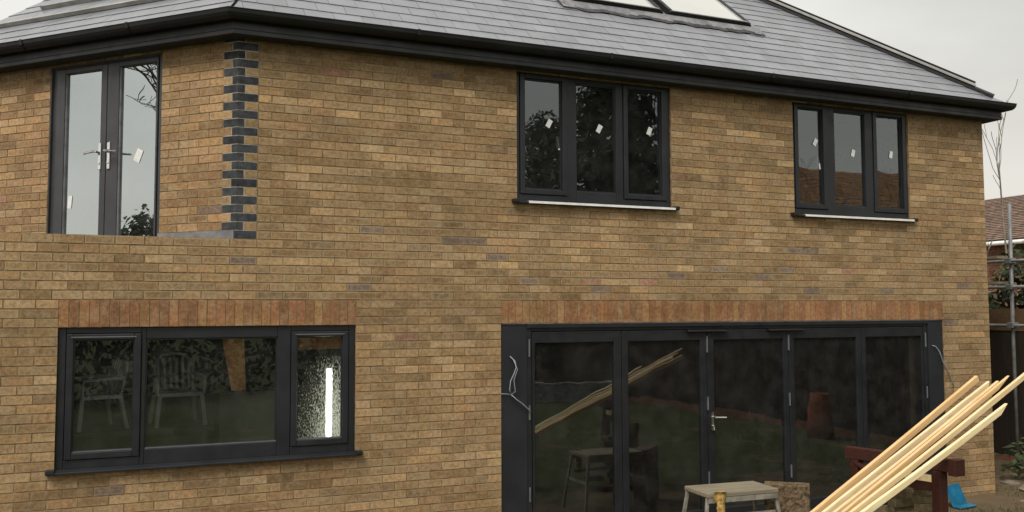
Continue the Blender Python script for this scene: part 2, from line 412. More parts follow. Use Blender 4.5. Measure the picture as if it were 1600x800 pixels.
m.shared([(x, y, z) for z in (4.56, 4.598) for x, y in cp], [(0, 4, 3, 2, 1), (5, 6, 7, 8, 9)] + [(i, (i + 1) % 5, 5 + (i + 1) % 5, 5 + i) for i in range(5)]); m.build('ceiling', M['inner'], house)

# ---- eaves: sweep along the footprint with mitred corners
PATH = [(PA[0], HB), PA, (XC, 0), (XR, 0), (XR, HB)]
def offset_path(d):
    out = []
    n = len(PATH)
    def nrm(i):
        a, b = Vector(PATH[i]), Vector(PATH[i + 1]); t = (b - a).normalized(); return Vector((t.y, -t.x))
    for i in range(n):
        if i == 0: v = nrm(0)
        elif i == n - 1: v = nrm(n - 2)
        else:
            a, b = nrm(i - 1), nrm(i); v = (a + b); v = v / (v.dot(a))
        out.append(Vector(PATH[i]) + v * d)
    return out
def sweep(mb, prof, closed=False):
    rings = [offset_path(d) for d, z in prof]; P = len(prof); n = len(PATH)
    vs = [(rings[j][i].x, rings[j][i].y, prof[j][1]) for i in range(n) for j in range(P)]
    fs = []
    for i in range(n - 1):
        for j in range(P if closed else P - 1):
            k = (j + 1) % P; fs.append((i * P + j, (i + 1) * P + j, (i + 1) * P + k, i * P + k))
    mb.shared(vs, fs)
m = MB(); sweep(m, [(.0, 4.60), (.14, 4.60), (.14, 4.625), (.0, 4.625)], True); m.build('soffit', M['deck'], house)
m = MB(); sweep(m, [(.14, 4.60), (.150, 4.594), (.162, 4.598), (.162, 4.63), (.155, 4.64), (.155, 4.80), (.14, 4.80)], True); m.build('fascia', M['fascia'], house)
m = MB(); prof = []
for i in range(9):
    t = math.pi * i / 8; prof.append((.220 + .06 * -math.cos(t), 4.775 - .075 * math.sin(t)))
prof += [(.285, 4.783), (.276, 4.788)]
for i in range(9):
    t = math.pi * (8 - i) / 8; prof.append((.220 + .054 * -math.cos(t), 4.775 - .069 * math.sin(t)))
sweep(m, prof, True)
def gutter_clip(x, y, rz):
    c, s = math.cos(rz), math.sin(rz)
    pts = []
    for (d, z) in [(.156, 4.79), (.158, 4.715), (.19, 4.697), (.25, 4.700), (.283, 4.735), (.288, 4.788)]:
        for w in (-.016, .016): pts.append((x + c * w + s * d, y + s * w - c * d, z))
    m.shared(pts, [(2 * i, 2 * i + 1, 2 * i + 3, 2 * i + 2) for i in range(5)])
for x in (2.9, 4.9, 6.9, 8.9): gutter_clip(x, 0, 0)
for sdist in (1.0, 2.3): gutter_clip(XC - sdist * t45, sdist * t45, -A45)
m.build('gutter', M['black'], house)

# ---- roof: lower envelope of pitched planes, slates clipped along the hips
AL = R(39.5); TA, CA, SA = math.tan(AL), math.cos(AL), math.sin(AL); Z0 = 4.80; OV = .2
oc = offset_path(OV)
PL = [dict(p=oc[2], n=Vector((0, 1)), e=Vector((1, 0)), a=(-2, 12)),
      dict(p=oc[2], n=Vector((t45, t45)), e=Vector((t45, -t45)), a=(-6, 3)),
      dict(p=oc[1], n=Vector((1, 0)), e=Vector((0, -1)), a=(-8, 3)),
      dict(p=oc[3], n=Vector((-1, 0)), e=Vector((0, 1)), a=(-1, 10)),
      dict(p=Vector((0, HB + OV)), n=Vector((0, -1)), e=Vector((-1, 0)), a=(-12, 4))]
def clip(poly, f):
    out = []
    for i in range(len(poly)):
        p, q = poly[i], poly[(i + 1) % len(poly)]; fp, fq = f(p), f(q)
        if fp <= 0: out.append(p)
        if (fp < 0 < fq) or (fq < 0 < fp):
            t = fp / (fp - fq); out.append((p[0] + (q[0] - p[0]) * t, p[1] + (q[1] - p[1]) * t))
    return out
def cons(i, gap=0):
    fs = []
    Pi = PL[i]
    for j, Pj in enumerate(PL):
        if j == i: continue
        def f(q, Pi=Pi, Pj=Pj):
            xy = Pi['p'] + Pi['e'] * q[0] + Pi['n'] * (q[1] * CA)
            return (xy - Pi['p']).dot(Pi['n']) - (xy - Pj['p']).dot(Pj['n']) + gap
        fs.append(f)
    return fs
def to3(i, a, u, h=0):
    Pi = PL[i]; xy = Pi['p'] + Pi['e'] * a + Pi['n'] * (u * CA - h * SA)
    return (xy.x, xy.y, Z0 + u * SA + h * CA)
roofdeck = MB()
for i in range(5):
    poly = [(PL[i]['a'][0], 0), (PL[i]['a'][1], 0), (PL[i]['a'][1], 7), (PL[i]['a'][0], 7)]
    for f in cons(i): poly = clip(poly, f)
    if len(poly) > 2: roofdeck.face([to3(i, a, u, -.012) for a, u in poly])
roof = roofdeck.build('roof', M['deck'], house)
EXP, SW = .2, .262
SKY = [(5.04, 6.20), (6.305, 7.465)]; SU0, SU1 = 1.37, 2.75
x00 = oc[2].x
sl = MB(); r = random.Random(77)
for i in range(5):
    cs = cons(i, .012)
    for k in range(0, 34):
        u0 = -.035 + k * EXP; u1 = u0 + EXP + .03
        off = (SW / 2 if k % 2 else 0) + .07 * i
        a = PL[i]['a'][0] + off
        while a < PL[i]['a'][1]:
            jt = r.uniform(-.004, .004); poly = [(a + .0013, u0 + jt), (a + SW - .0013, u0 + jt + r.uniform(-.002, .002)), (a + SW - .0013, u1), (a + .0013, u1)]
            a += SW
            for f in cs:
                poly = clip(poly, f)
                if len(poly) < 3: break
            if len(poly) < 3: continue
            if i == 0:
                mx = sum(p[0] for p in poly) / len(poly) + x00; mu = sum(p[1] for p in poly) / len(poly)
                if 5.0 < mx < 7.5 and 1.25 < mu < SU1 + .05: continue
            h = lambda u: .010 - .007 * (u - u0) / (u1 - u0)
            t_ = r.uniform(.88, 1.1); tl = r.uniform(0, .0012)
            c = (.205 * t_, .212 * t_, .236 * t_, 0)
            top = [to3(i, p[0], p[1], h(p[1]) + tl) for p in poly]; bot = [to3(i, p[0], p[1], h(p[1]) - .006) for p in poly]
            sl.face(top, c)
            for q in range(len(poly)):
                w = (q + 1) % len(poly); sl.face([top[q], bot[q], bot[w], top[w]], (.02, .02, .02, 0))
sl.build('slates', M['slate'], roof)
# hip cappings
def hip(i, j, start, end, name='hip_capping'):
    # hip between facet i and j : two points of equal height
    Pi, Pj = PL[i], PL[j]; nd = Pi['n'] - Pj['n']
    # corner (u=0) is the shared eave corner
    corner = {(0, 3): oc[3], (0, 1): oc[2], (1, 2): oc[1]}[(i, j)]
    d = Vector((-nd.y, nd.x)).normalized()
    if d.dot(Pi['n']) < 0: d = -d
    rise = d.dot(Pi['n']) * TA
    D = Vector((d.x, d.y, rise)); L = D.length; D = D / L
    o = Vector((corner.x, corner.y, Z0))
    up = (Vector((-Pi['n'].x * SA, -Pi['n'].y * SA, CA)) + Vector((-Pj['n'].x * SA, -Pj['n'].y * SA, CA))).normalized()
    si = Vector((-Pi['n'].x * SA, -Pi['n'].y * SA, CA)).cross(D).normalized(); sj = Vector((-Pj['n'].x * SA, -Pj['n'].y * SA, CA)).cross(D).normalized()
    if si.dot(Vector((Pi['n'].x, Pi['n'].y, 0)) * -1 ) < 0: si = -si
    if sj.dot(Vector((Pj['n'].x, Pj['n'].y, 0)) * -1 ) < 0: sj = -sj
    dk = MB(); cap = MB()
    a, b = o + D * (start - .25), o + D * end
    for mbx, w, lift, th, s0 in ((dk, .085, .016, .03, a), (cap, .075, .062, .016, o + D * start)):
        pts = []
        for q in (s0, b):
            base = q + up * lift
            for ww, hh in ((si * w, 0), (Vector((0, 0, 0)), .0), (sj * w, 0), (sj * w, th), (Vector((0, 0, 0)), th), (si * w, th)):
                pts.append(base + ww + up * hh)
        fs = [(0, 5, 11, 6), (5, 4, 10, 11), (4, 3, 9, 10), (3, 2, 8, 9), (2, 1, 7, 8), (1, 0, 6, 7), (0, 1, 4, 5), (1, 2, 3, 4), (6, 11, 10, 7), (7, 10, 9, 8)]
        mbx.shared(pts, fs)
    dk.tube([o + D * (start + .02) + up * .086, b + up * .086], .014, 6, (1, 1, 1, 0))
    dk.build('hip_batten', M['black'], roof); cap.build(name, M['hipgrey'], roof)
hip(0, 3, .42, 6.2); hip(1, 2, 2.0, 5.0); hip(0, 1, .9, 3.5)
# two grey roll strips lying across the canted slope
m = MB()
for u, a0 in ((.56, -3.40), (.98, -3.12)):
    m.hexa([to3(1, a0, u, .012), to3(1, -.3, u, .012), to3(1, -.3, u + .09, .012), to3(1, a0, u + .09, .012), to3(1, a0, u, .05), to3(1, -.3, u, .05), to3(1, -.3, u + .09, .04), to3(1, a0, u + .09, .04)])
m.build('roof_strip', M['hipgrey'], roof)
# rooflights
for n_, (xa, xb) in enumerate(SKY):
    xm = (xa + xb) / 2; w = (xb - xa) / 2; L = SU1 - SU0
    fr = MB()
    def P(mb, x0, x1, u0, u1, h0, h1, col=(1, 1, 1, 0), h2=None, h3=None):
        q = [(x0, u0, h0), (x1, u0, h0), (x1, u1, h0), (x0, u1, h0), (x0, u0, h1), (x1, u0, h1), (x1, u1, h3 if h3 is not None else h1), (x0, u1, h3 if h3 is not None else h1)]
        mb.hexa([to3(0, a - x00, u, h) for a, u, h in q], col)
    P(fr, xa, xb, SU0, SU0 + .06, 0, .085); P(fr, xa, xa + .05, SU0 + .06, SU1, 0, .09); P(fr, xb - .05, xb, SU0 + .06, SU1, 0, .09); P(fr, xa, xb, SU1 - .06, SU1 + .04, 0, .1)
    P(fr, xa - .01, xb + .01, SU0 - .012, SU0 - .001, .0, .07)
    f = fr.build('rooflight', M['black'], roof)
    tr = MB(); P(tr, xa + .04, xb - .04, SU0 + .012, SU0 + .032, .087, .096); P(tr, xa + .05, xa + .075, SU0 + .06, SU1 - .06, .06, .082); P(tr, xb - .075, xb - .05, SU0 + .06, SU1 - .06, .06, .082); tr.build('trim', M['alu'], f)
    gl = MB(); gl.face([to3(0, a - x00, u, .075) for a, u in ((xa + .05, SU0 + .06), (xb - .05, SU0 + .06), (xb - .05, SU1 - .06), (xa + .05, SU1 - .06))]); gl.build('pane', M['glassroof'], f)
    bl = MB(); bl.face([to3(0, a - x00, u, .01) for a, u in ((xa + .05, SU0 + .06), (xb - .05, SU0 + .06), (xb - .05, SU1 - .06), (xa + .05, SU1 - .06))]); bl.build('blind', M['blind'], f)
fl = MB(); r = random.Random(4)
N = 40; pts = []
for i in range(N + 1):
    x = 4.9 + (7.6 - 4.9) * i / N; d = 1.17 + r.uniform(-.02, .02) + (.03 if i % 7 < 3 else 0)
    pts.append((x, d, SU0 - .015))
for (x, d, e), (x2, d2, e2) in zip(pts[:-1], pts[1:]):
    um, um2 = d + .05 + r.uniform(0, .05), d2 + .06
    fl.face([to3(0, x - x00, d, .014 + r.uniform(0, .004)), to3(0, x2 - x00, d2, .016), to3(0, x2 - x00, um2, .024 + r.uniform(0, .006)), to3(0, x - x00, um, .024)], (1, 1, 1, 0), None, 1)
    fl.face([to3(0, x - x00, um, .025), to3(0, x2 - x00, um2, .025), to3(0, x2 - x00, e2, .05), to3(0, x - x00, e, .05)])
for xa, xb in ((4.86, 5.03), (6.207, 6.298), (7.472, 7.62)):
    fl.face([to3(0, xa - x00, 1.2, .026), to3(0, xb - x00, 1.2, .026), to3(0, xb - x00, SU1, .03), to3(0, xa - x00, SU1, .03)])
fl.build('flashing', [M['lead'], simple('dark_lead', (.05, .05, .052), .6, .4, var=.5, scale=9)], roof)

# ---- windows
def sticker(mb, u, z, y, w=.05, h=.085, tilt=25):
    c, s = math.cos(R(tilt)), math.sin(R(tilt)); q = []
    for a, b in ((-1, -1), (1, -1), (1, 1), (-1, 1)): q.append((u + (a * w * c - b * h * -s) / 2 * 1, y, z + (b * h * c - a * w * s) / 2))
    mb.face(q); return mb
def casement(u0, u1, z0, z1, panes, zp, zt, glass, sill=True, film=False, y0=.025, name='casement_window', stick=None, mats='anth', glassmap=None):
    fr = MB(); yf, yb = y0, y0 + .07
    inner = []
    for a, b, opens in panes:
        inner.append((a - (.055 if opens else 0), b + (.055 if opens else 0), zp - (.055 if opens else 0), zt + (.05 if opens else 0)))
    slab(fr, u0, u1, z0, z1, [(a, b, c, d) for a, b, c, d in inner], yf, yb)
    w = fr.build(name, M[mats], house, bevel=.006)
    for n_, (a, b, opens) in enumerate(panes):
        if opens:
            s = MB(); slab(s, a - .052, b + .052, zp - .052, zt + .047, [(a, b, zp, zt)], yf - .012, yb - .01); s.build('sash', M[mats], w, bevel=.006)
        bd = MB(); bd.box(a, b, yf + .012, yf + .03, zp, zp + .012); bd.box(a, b, yf + .012, yf + .03, zt - .01, zt); bd.box(a, a + .01, yf + .012, yf + .03, zp + .012, zt - .01); bd.box(b - .01, b, yf + .012, yf + .03, zp + .012, zt - .01)
        bd.build('glazing_bead', M[mats], w)
        if opens == 2 or b - a > .9:
            bs = MB(); bs.box(a + .004, b - .004, yf + .004, yf + .0115, zp + .002, zp + .011)
            bs.build('drip_strip', M['hinge'], w)
            if opens == 2:
                bs = MB(); bs.box(a - .02, b + .015, yf - .016, yf - .0122, zt + .018, zt + .026); bs.build('drip_strip', M['hinge'], w)
        gmat = glass if not glassmap or n_ not in glassmap else glassmap[n_]
        g_ = MB(); yy = yf + .032 + rnd.uniform(0, .003); tx, tz = rnd.uniform(-.0015, .0015), rnd.uniform(-.0015, .0015)
        g_.face([(a, yy - tx, zp), (b, yy + tx, zp), (b, yy + tx + tz, zt), (a, yy - tx + tz, zt)]); g_.build('pane', gmat, w)
    if stick:
        for (u, z, tl) in stick: sticker(MB(), u, z, yf + .026, tilt=tl).build('sticker', M['sticker'], w)
    if sill:
        s = MB(); s.hexa([(u0 - .055, -.06, z0 - .03), (u1 + .055, -.06, z0 - .03), (u1 + .055, .02, z0 - .03), (u0 - .055, .02, z0 - .03), (u0 - .055, -.06, z0 - .012), (u1 + .055, -.06, z0 - .012), (u1 + .055, .02, z0 + .004), (u0 - .055, .02, z0 + .004)])
        for ux in (u0 - .03, u1 + .02): s.box(ux - .03, ux + .035, -.065, .015, z0 - .02, z0 + .012)
        s.build('sill', M[mats], w, bevel=.004)
    if film:
        f = MB(); n0 = 24; r = random.Random(u0)
        for i in range(n0):
            a = u0 + .10 + (u1 - u0 - .1) * i / n0; b = u0 + .10 + (u1 - u0 - .1) * (i + 1) / n0; k = r.uniform(-.002, .002)
            f.box(a, b, -.0645 + k, -.061, z0 - .028, z0 - .009); f.box(a, b, -.0645 + k, .0, z0 - .009, z0 - .005 + k * .3)
        f.build('protective_film', M['white'], w)
    return w
wl = casement(*LW, [(.115, .565, 2), (.655, 1.715, 0), (1.885, 2.285, 2)], 1.10, 2.0, M['glass'], name='casement_window', glassmap={2: M['glasswet']})
w1 = casement(*W1, [(4.08, 4.49, 1), (4.65, 5.11, 0), (5.25, 5.66, 1)], 3.425, 4.53, M['glassup'], film=True, stick=[(4.36, 4.10, 28), (4.93, 4.09, 26), (5.53, 4.11, 22)])
w2 = casement(*W2, [(7.475, 7.835, 1), (8.01, 8.47, 0), (8.645, 9.055, 1)], 3.425, 4.53, M['glassup'], film=True, stick=[(7.75, 4.15, 30), (8.31, 4.06, 15), (8.90, 4.08, 12)])
for w, u in ((w1, 4.462), (w2, 7.805)):
    h = MB(); h.box(u - .012, u + .012, .075, .085, 3.86, 3.98); h.beam((u, .07, 3.95), (u + .01, .065, 3.84), .016, .018, (0, 1, 0)); h.build('handle', M['white'], w)

# ---- french door on the canted wall
u0, u1, z0, z1 = DO
fr = MB(); ym = (u0 + u1) / 2; o = LA
slab(fr, u0, u1, z0, z1, [(u0 + .06, u1 - .06, z0 + .05, 4.555)], .03, .11)
fd = fr.build('french_door', M['anth2'], house, (PA[0], PA[1], 0), -A45, bevel=.006)
m = MB(); m.box(u0 - .03, u0 + .012, .004, .029, z0, z1); m.box(u0, u1, .01, .029, 4.565, z1 - .002); m.box(u1 - .012, u1 + .02, .004, .029, z0, z1); m.build('trim', M['anth2'], fd)
um = LA - 1.525
for a, b, ga, gb in ((u0 + .065, um - .004, LA - 2.06, LA - 1.60), (um + .004, u1 - .065, LA - 1.38, LA - .935)):
    lf = MB(); slab(lf, a, b, z0 + .06, 4.55, [(ga, gb, z0 + .22, 4.505)], .018, .085); l_ = lf.build('door_leaf', M['anth2'], fd, bevel=.006)
    g_ = MB(); k = rnd.uniform(-.001, .001); g_.face([(ga, .05 - k, z0 + .22), (gb, .05 + k, z0 + .22), (gb, .05 + k, 4.505), (ga, .05 - k, 4.505)]); g_.build('pane', M['glassdoor'], fd)
    bd = MB(); bd.box(ga, ga + .008, .03, .048, z0 + .22, 4.505, (1, 1, 1, 0)); bd.box(gb - .008, gb, .03, .048, z0 + .22, 4.505); bd.build('glazing_bead', M['lead'], fd)
for hu, sgn in ((LA - 1.590, -1), (LA - 1.480, 1)):
    h = MB(); h.box(hu - .016, hu + .016, .004, .018, 3.55, 3.80); h.tube([(hu, .006, 3.712), (hu, -.045, 3.712)], .011, 10); h.tube([(hu, -.045, 3.712), (hu + sgn * .03, -.05, 3.712), (hu + sgn * .135, -.05, 3.70)], .0105, 10)
    h.tube([(hu, .003, 3.61), (hu, -.004, 3.61)], .012, 12); h.build('handle', M['chrome'], fd, bevel=.003)
sticker(MB(), LA - 1.155, 3.66, .045, .075, .12, 25).build('sticker', M['sticker'], fd)
sticker(MB(), LA - 1.99, 3.27, .045, .05, .12, 5).build('sticker', M['sticker'], fd)
m = MB(); m.box(-1, LA + .4, 2.2, 2.3, 2.5, 4.55); m.build('inner_wall', M['blind'], house, (PA[0], PA[1], 0), -A45)

# ---- bifold doors
u0, u1, z0, z1 = BF
fr = MB(); slab(fr, 4.085, 9.355, -.02, 2.09, [(4.14, 9.30, .02, 2.02)], .02, .11)
bf = fr.build('bifold_door', M['anth'], house, bevel=.005)
m = MB(); m.box(u0 + .004, 4.084, .012, .03, -.07, 2.096); m.build('side_panel', M['sheet'], bf)
m = MB(); m.box(9.356, u1 - .004, .012, .03, -.07, 2.096); m.build('side_panel', M['sheet'], bf)
m = MB(); m.box(4.085, 9.355, .0, .018, 2.055, 2.092); m.box(u0, u1, .02, .3, -.30, -.021); m.build('trim', M['anth'], bf)
m = MB(); m.box(u0 + .01, u1 - .01, .002, .02, 2.0935, 2.0995); m.build('head_seal', M['lead'], bf)
LX = [4.145, 5.147, 6.187, 7.272, 8.33, 9.295]
GL = [(4.155, 5.06), (5.225, 6.105), (6.275, 7.20), (7.35, 8.25), (8.395, 9.265)]
for n_, ((a, b), (ga, gb)) in enumerate(zip(zip(LX[:-1], LX[1:]), GL)):
    a += .003; b -= .003; ga = max(ga, a + .028); gb = min(gb, b - .028)
    lf = MB(); slab(lf, a, b, .025, 2.015, [(ga, gb, .13, 1.905)], .024, .088); lf.build('door_leaf', M['anth'], bf, bevel=.005)
    k, k2 = rnd.uniform(-.0012, .0012), rnd.uniform(-.001, .001)
    g_ = MB(); g_.face([(ga, .05 - k, .13), (gb, .05 + k, .13), (gb, .05 + k + k2, 1.905), (ga, .05 - k + k2, 1.905)]); g_.build('pane', M['glass'], bf)
for x in (4.115, 6.187, 7.272, 9.325):
    for zc, hl in ((1.86, .17), (1.235, .14), (.45, .14)):
        h = MB(); h.tube([(x, .016, zc - hl / 2), (x, .016, zc + hl / 2)], .007, 8); h.box(x - .009, x + .009, .0195, .026, zc - hl / 2, zc + hl / 2); h.build('hinge', M['hinge'], bf)
for a, b in ((5.93, 6.43), (6.98, 7.48)):
    h = MB(); h.hexa([(a, -.02, 1.995), (b, -.02, 1.995), (b, .02, 1.995), (a, .02, 1.995), (a, -.015, 2.012), (b, -.015, 2.012), (b, .02, 2.02), (a, .02, 2.02)]); h.build('trickle_vent', M['black'], bf, bevel=.003)
h = MB(); h.box(6.225, 6.255, .012, .026, .95, 1.14); h.tube([(6.24, .02, 1.09), (6.24, -.04, 1.09), (6.27, -.045, 1.09), (6.37, -.045, 1.085)], .0105, 10); h.tube([(6.24, .02, 1.0), (6.24, -.006, 1.0), (6.243, -.012, .955)], .009, 8); h.build('handle', M['chrome'], bf)

# ------------------------------------------------------------------ lit strip, chairs and the things indoors
def emission():
    t = NT('lit_tube'); e = t.n('ShaderNodeEmission'); e.inputs[0].default_value = (1, 1, .9, 1); e.inputs[1].default_value = 40; return t.done(e.outputs[0])
m = MB(); m.box(-.5, 2.95, .3, .72, .93, .985); tag(m.build('window_board', M['inner']), 'dark inner window board behind the wide ground floor window', 'window board')
sl_ = empty('strip_light', (2.27, .5, .986), 0, 'glowing white upright strip light behind the wet window pane', 'lamp')
m = MB(); m.tube([(0, 0, .03), (0, 0, .69)], .0105, 12); m.build('tube', emission(), sl_)
m = MB(); m.box(-.05, .05, .0, .08, 0, .028); m.box(-.03, .03, .03, .06, .028, .70); m.build('holder', M['plastic'], sl_)
tb = empty('trestle_table', (.36, 1.5, -.02), 0, 'dark work table inside the left room carrying the chairs', 'table')
m = MB(); m.box(-.93, .93, -.35, .35, 1.10, 1.14); m.build('tabletop', M['inner'], tb)
for sx in (-1, 1):
    for sy in (-1, 1):
        m = MB(); m.beam((sx * .88, sy * .31, 0), (sx * .84, sy * .27, 1.10), .05, .05, (0, 1, 0)); m.build('leg', M['inner'], tb)
ch = empty('plastic_chair', (.97, 1.5, 1.121), R(8), 'white plastic garden chair seen upright through the middle pane', 'chair', 'white plastic chairs indoors')
m = MB()
for i in range(5): m.box(-.22, .22, -.2 + i * .085, -.2 + i * .085 + .07, .36, .375)
m.box(-.235, .235, -.22, -.205, .34, .38); m.box(-.24, -.222, -.22, .22, .34, .38); m.box(.222, .24, -.22, .22, .34, .38); m.build('seat', M['plastic'], ch)
m = MB()
for i in range(6):
    x = -.17 + i * .068; m.beam((x, .22, .40), (x * 1.05, .30, .76), .03, .012, (0, 1, 0))
m.tube([(-.22, .22, .38), (-.215, .28, .66), (-.15, .31, .79), (0, .315, .82), (.15, .31, .79), (.215, .28, .66), (.22, .22, .38)], .018, 8); m.build('backrest', M['plastic'], ch)
for sx in (-1, 1):
    m = MB(); m.beam((sx * .27, -.24, 0), (sx * .23, -.2, .36), .045, .045, (0, 1, 0)); m.build('leg', M['plastic'], ch)
    m = MB(); m.beam((sx * .26, .28, 0), (sx * .22, .21, .38), .045, .04, (0, 1, 0)); m.build('leg', M['plastic'], ch)
    m = MB(); m.tube([(sx * .255, -.21, .36), (sx * .27, -.2, .55), (sx * .27, .1, .57), (sx * .225, .26, .57)], .02, 8); m.build('armrest', M['plastic'], ch)
ch.scale = (.84, .84, .84)
dup(ch, (.22, 1.5, 1.121), R(-70), 'white plastic garden chair turned sideways behind the left pane')
m = MB(); m.hexa([(1.44, 1.1, 1.461), (1.575, 1.1, 1.461), (1.575, 1.12, 1.461), (1.44, 1.12, 1.461), (1.315, 1.3, 2.25), (1.56, 1.3, 2.25), (1.56, 1.32, 2.25), (1.315, 1.32, 2.25)])
sh = m.build('plywood_sheet', M['ply']); tag(sh, 'orange brown plywood sheet leaning upright behind the middle pane', 'board')
m = MB(); m.box(1.315, 2.9, .95, 1.5, -.02, 1.46); tag(m.build('cabinet', M['inner'], bevel=.01), 'dark low cabinet carrying the plywood sheet indoors', 'cabinet')
m = MB(); m.box(1.95, 2.93, 1.0, 1.04, 1.85, 2.38); m.box(1.95, 2.0, .96, 1.0, 1.85, 2.38); tag(m.build('wall_cupboard', M['ply']), 'brown wall cupboard above the glowing strip light', 'cupboard')
m = MB(); m.box(9.20, 9.37, .16, .21, -.018, 2.05); tag(m.build('wall_stud', simple('raw_stud', (.42, .33, .2), .8)), 'upright brown timber stud just inside the rightmost door panel', 'post')
m = MB(); m.hexa([(9.24, .62, -.02), (9.40, .62, -.02), (9.40, .66, -.02), (9.24, .66, -.02), (9.40, .49, 1.02), (9.50, .49, 1.02), (9.50, .53, 1.02), (9.40, .53, 1.02)]); tag(m.build('floor_board', simple('dull_board', (.26, .22, .16), .8)), 'dull plank leaning beside the timber stud indoors', 'board')

# ------------------------------------------------------------------ cables at the doors
m = MB(); m.tube([(3.80, -.004, 1.43), (3.85, -.012, 1.428), (3.905, -.02, 1.42)], .004, 6); m.tube([(3.905, -.02, 1.42), (3.885, -.03, 1.47), (3.895, -.03, 1.55), (3.93, -.035, 1.62), (3.955, -.03, 1.68), (3.945, -.02, 1.74), (3.90, -.005, 1.785)], .0055, 6)
m.tube([(3.905, -.02, 1.42), (3.945, -.03, 1.45), (3.93, -.03, 1.56), (3.965, -.035, 1.66), (3.93, -.02, 1.75)], .004, 6); m.tube([(3.905, -.02, 1.42), (3.96, -.025, 1.37), (4.02, -.02, 1.33), (4.09, -.01, 1.27), (4.12, -.0, 1.24)], .0055, 6)
tag(m.build('cable', M['wire'], smooth=True), 'pale looped cable dangling on the left dark door panel', 'cable')
m = MB(); m.tube([(9.42, .008, 1.79), (9.46, -.01, 1.775), (9.50, -.02, 1.72), (9.525, -.025, 1.66), (9.55, -.02, 1.60), (9.60, -.02, 1.53), (9.65, -.025, 1.45), (9.69, -.025, 1.36), (9.72, -.02, 1.28)], .006, 6)
tag(m.build('cable', M['wire'], smooth=True), 'thin cable hanging from the right dark door panel over brick', 'cable')

# ------------------------------------------------------------------ battens on the red trestle
tr = empty('timber_trestle', (6.39, -2.35, -.035), 0, 'dark red stained timber trestle carrying the long battens', 'trestle')
m = MB(); m.beam((-.12, .46, 1.025), (.105, -.43, 1.025), .07, .10, (0, 0, 1)); m.build('top_rail', M['redwood'], tr, bevel=.006)
for (tx, ty) in ((-.095, .37), (.078, -.33)):
    m = MB(); m.beam((tx, ty, .062), (tx, ty, .974), .082, .085, (0, 1, 0)); m.build('leg', M['redwood'], tr, bevel=.005)
    m = MB(); m.box(tx - .3, tx + .3, ty - .05, ty + .05, .0, .06); m.build('foot', M['redwood'], tr, bevel=.005)
m = MB(); m.beam((-.07, .37, .86), (.085, -.33, .84), .04, .08, (0, 0, 1)); m.build('lower_rail', M['redwood'], tr, bevel=.005)
m = MB(); m.beam((-.10, .36, .95), (-.03, .06, .82), .03, .09, (1, 0, 0)); m.build('brace', M['redwood'], tr, bevel=.005)
m = MB(); m.beam((.108, -.505, 1.02), (.106, -.435, 1.02), .11, .13, (0, 0, 1)); m.build('end_block', M['redwood'], tr, bevel=.006)
BT = [((7.427, -2.256, 1.61), (3.93, -2.635, 0), .054, .03, 'orange tinted batten at the back edge of the leaning bundle', (.98, .80, .62)),
      ((7.379, -2.416, 1.578), (3.942, -2.643, 0), .046, .027, 'pale batten lying second from the back of the bundle', (1.08, 1.05, 1.0)),
      ((7.412, -2.484, 1.587), (3.954, -2.716, 0), .04, .028, 'thin batten in the middle of the leaning bundle', (.98, .9, .78)),
      ((7.51, -2.506, 1.63), (3.966, -2.803, 0), .04, .026, 'batten with a sharp cut tip in the bundle middle', (.95, .8, .64)),
      ((7.66, -2.614, 1.692), (3.973, -2.802, 0), .045, .028, 'longest batten reaching furthest right out of the picture', (1.04, .97, .86)),
      ((7.117, -2.789, 1.432), (3.99, -2.815, 0), .048, .03, 'pale lowest batten at the front of the leaning bundle', (1.12, 1.12, 1.06))]
def batten(a, b, w, h, label, tint, cut):
    a = Vector(a); b = Vector(b); d = (a - b); L = d.length; d.normalize()
    m = MB(); N = 6; r = random.Random(label)
    vs = []
    ph = r.uniform(0, 6)
    for i in range(N + 1):
        x = L * i / N; sag = -.012 * math.sin(math.pi * i / N); wob = .006 * math.sin(ph + i)
        e = cut if i == N else 0
        for (j, k) in ((-1, -1), (1, -1), (1, 1), (-1, 1)):
            vs.append((x - e * (k < 0) * .12, j * h / 2 + wob, k * w / 2 + sag))
    fs = [(0, 3, 2, 1), (N * 4, N * 4 + 1, N * 4 + 2, N * 4 + 3)]
    for i in range(N):
        for k in range(4): fs.append((i * 4 + k, i * 4 + (k + 1) % 4, (i + 1) * 4 + (k + 1) % 4, (i + 1) * 4 + k))
    m.shared(vs, fs, (*tint, 0))
    o = m.build('timber_batten', M['batten'], bevel=.003)
    o.location = b
    o.rotation_euler = Matrix((d, Vector((0, 0, 1)).cross(d).normalized(), d.cross(Vector((0, 0, 1)).cross(d)).normalized())).transposed().to_euler()
    tag(o, label, 'batten', 'long timber battens leaning on the trestle')
for i, (a, b, w, h, lb, ti) in enumerate(BT): batten(a, (b[0], b[1], .0), w, h, lb, ti, (0, .3, .4, 1.6, 1.2, .9)[i])
m = MB(); m.hexa([(-.02, -.16, 0), (.04, -.16, 0), (.04, .16, 0), (-.02, .16, 0), (-.02, -.11, .055), (.04, -.13, .05), (.04, .16, .05), (-.02, .16, .05)], (1.1, 1.05, .95, 0))
tag(m.build('timber_offcut', M['batten'], loc=(6.44, -2.56, .842), rz=R(12), bevel=.003), 'pale wedge of cut timber resting on the trestle lower rail', 'offcut')
